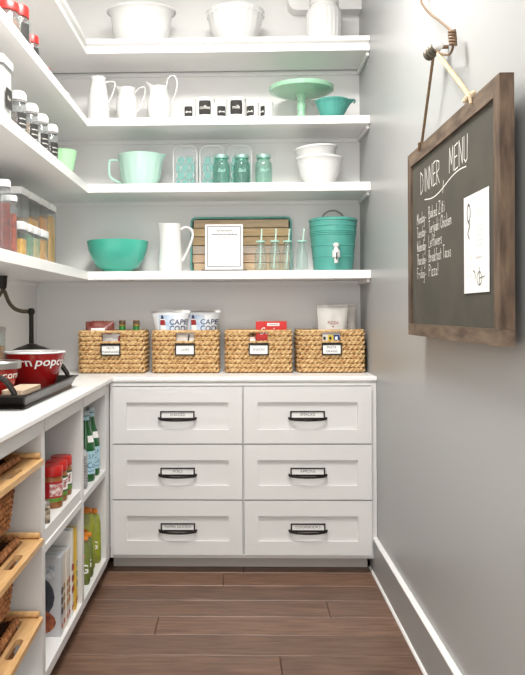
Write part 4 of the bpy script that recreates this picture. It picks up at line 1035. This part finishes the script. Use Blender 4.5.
# hook: bent iron rod, coil, ribbed knob
HX = .580
hk = thing('wall_hook', 'bent iron hook with a coil and ribbed knob on the wall', 'hook', (XR, 2.33, 1.99))
def H(x, y, z): return (x-XR, y-2.33, z-1.99)
IRON = mat('aged_iron', (112, 88, 64), .5, metal=.2)
rod = spline([H(.632, 2.60, 2.255), H(.604, 2.57, 2.225), H(.60, 2.45, 2.140), H(.60, 2.33, 2.072), H(.60, 2.225, 2.010), H(.60, 2.186, 1.985), H(.60, 2.178, 1.95), H(.60, 2.205, 1.934), H(.60, 2.254, 1.945), H(.598, 2.32, 1.972), H(.598, 2.36, 1.998)], 8)
mk('rod', tube(B(), rod, .0036, 10), IRON, hk)
coil = []
for k in range(80):
    a = 2*PI*k/16; s = k/79
    c = Vector(H(.60, 2.190-.010*s, 1.992-.045*s)); coil.append(c+Vector((math.cos(a)*.008, math.sin(a)*.008, 0)))
mk('coil', tube(B(), coil, .0042, 8), IRON, hk)
# knob pointing out of the wall and along the board
ax0, ax1 = Vector(H(.600, 2.36, 2.004)), Vector(H(.582, 2.44, 1.99)); ax = (ax1-ax0).normalized()
kb = lathe(B(), [(0, 0), (.019, 0), (.021, .006), (.019, .010), (.019, .014), (.0225, .018), (.0225, .024), (.019, .028), (.019, .032), (.0235, .036), (.0235, .044), (.019, .05), (.019, .054), (.023, .058), (.023, .066), (.014, .072), (0, .073)], 28)
o = mk('ribbed_knob', kb, mat('knob_pewter', (96, 90, 78), .45, metal=.4), hk); o.location = ax0; o.rotation_euler = ax.to_track_quat('Z', 'Y').to_euler(); o.scale = (.8, .8, .8)
bl = B(); bmesh.ops.create_uvsphere(bl, u_segments=20, v_segments=12, radius=.016); o = mk('porcelain_ball', bl, PORC, hk); o.location = ax0-ax*.010
mk('wall_plate', lathe(B(), [(0, 0), (.012, 0), (.012, .004), (0, .004)], 20), IRON, hk).location = H(.632, 2.60, 2.255)
mk('mount_screw', tube(B(), [H(.600, 2.365, 2.005), H(.636, 2.365, 2.005)], .006, 8), IRON, hk)
# rope: dark far strand and pale near strand with knots at the frame
rp = thing('hanging_rope', 'jute rope looped over the hook, holding the chalkboard', 'rope', (.60, 2.38, 1.74))
def Rp(x, y, z): return (x-.60, y-2.38, z-1.74)
def twist(bm, a, b, r, tw, sag=0):
    a, b = Vector(a), Vector(b); d = b-a; n = int(d.length/.006); dn = d.normalized(); e1 = dn.orthogonal().normalized(); e2 = dn.cross(e1)
    for s in range(3):
        pts = []
        for i in range(n+1):
            f = 2*PI*i*.006/tw+s*2*PI/3
            pts.append(a+d*i/n+e1*r*.55*math.cos(f)+e2*r*.55*math.sin(f))
        tube(bm, pts, r*.6, 6)
    return bm
apex = Rp(.598, 2.388, 1.990)
mk('far_strand', twist(B(), apex, Rp(.598, 2.556, 1.737), .0045, .03), ROPED, rp)
mk('far_strand_end', twist(B(), Rp(.5695, 2.455, 1.737), Rp(.5695, 2.462, 1.712), .0042, .03), ROPED, rp)
mk('near_strand', twist(B(), Rp(.598, 2.330, 1.972), Rp(.598, 2.012, 1.756), .0066, .04), ROPE, rp)
kn = B()
for k in range(3):
    c = Vector(Rp(.594, 2.004+.008*(k-1), 1.748+.005*k)); tube(kn, [c+Vector((.009*math.cos(a*PI/8)*(1 if k != 1 else .6), .013*math.cos(a*PI/8+k*1.3), .009*math.sin(a*PI/8+k))) for a in range(16)], .0055, 8, closed=True)
tube(kn, [Rp(.585, 2.0, 1.746), Rp(.570, 1.925, 1.738), Rp(.5695, 1.917, 1.715)], lambda k: .0065-.003*k, 8)
mk('knot', kn, ROPE, rp)
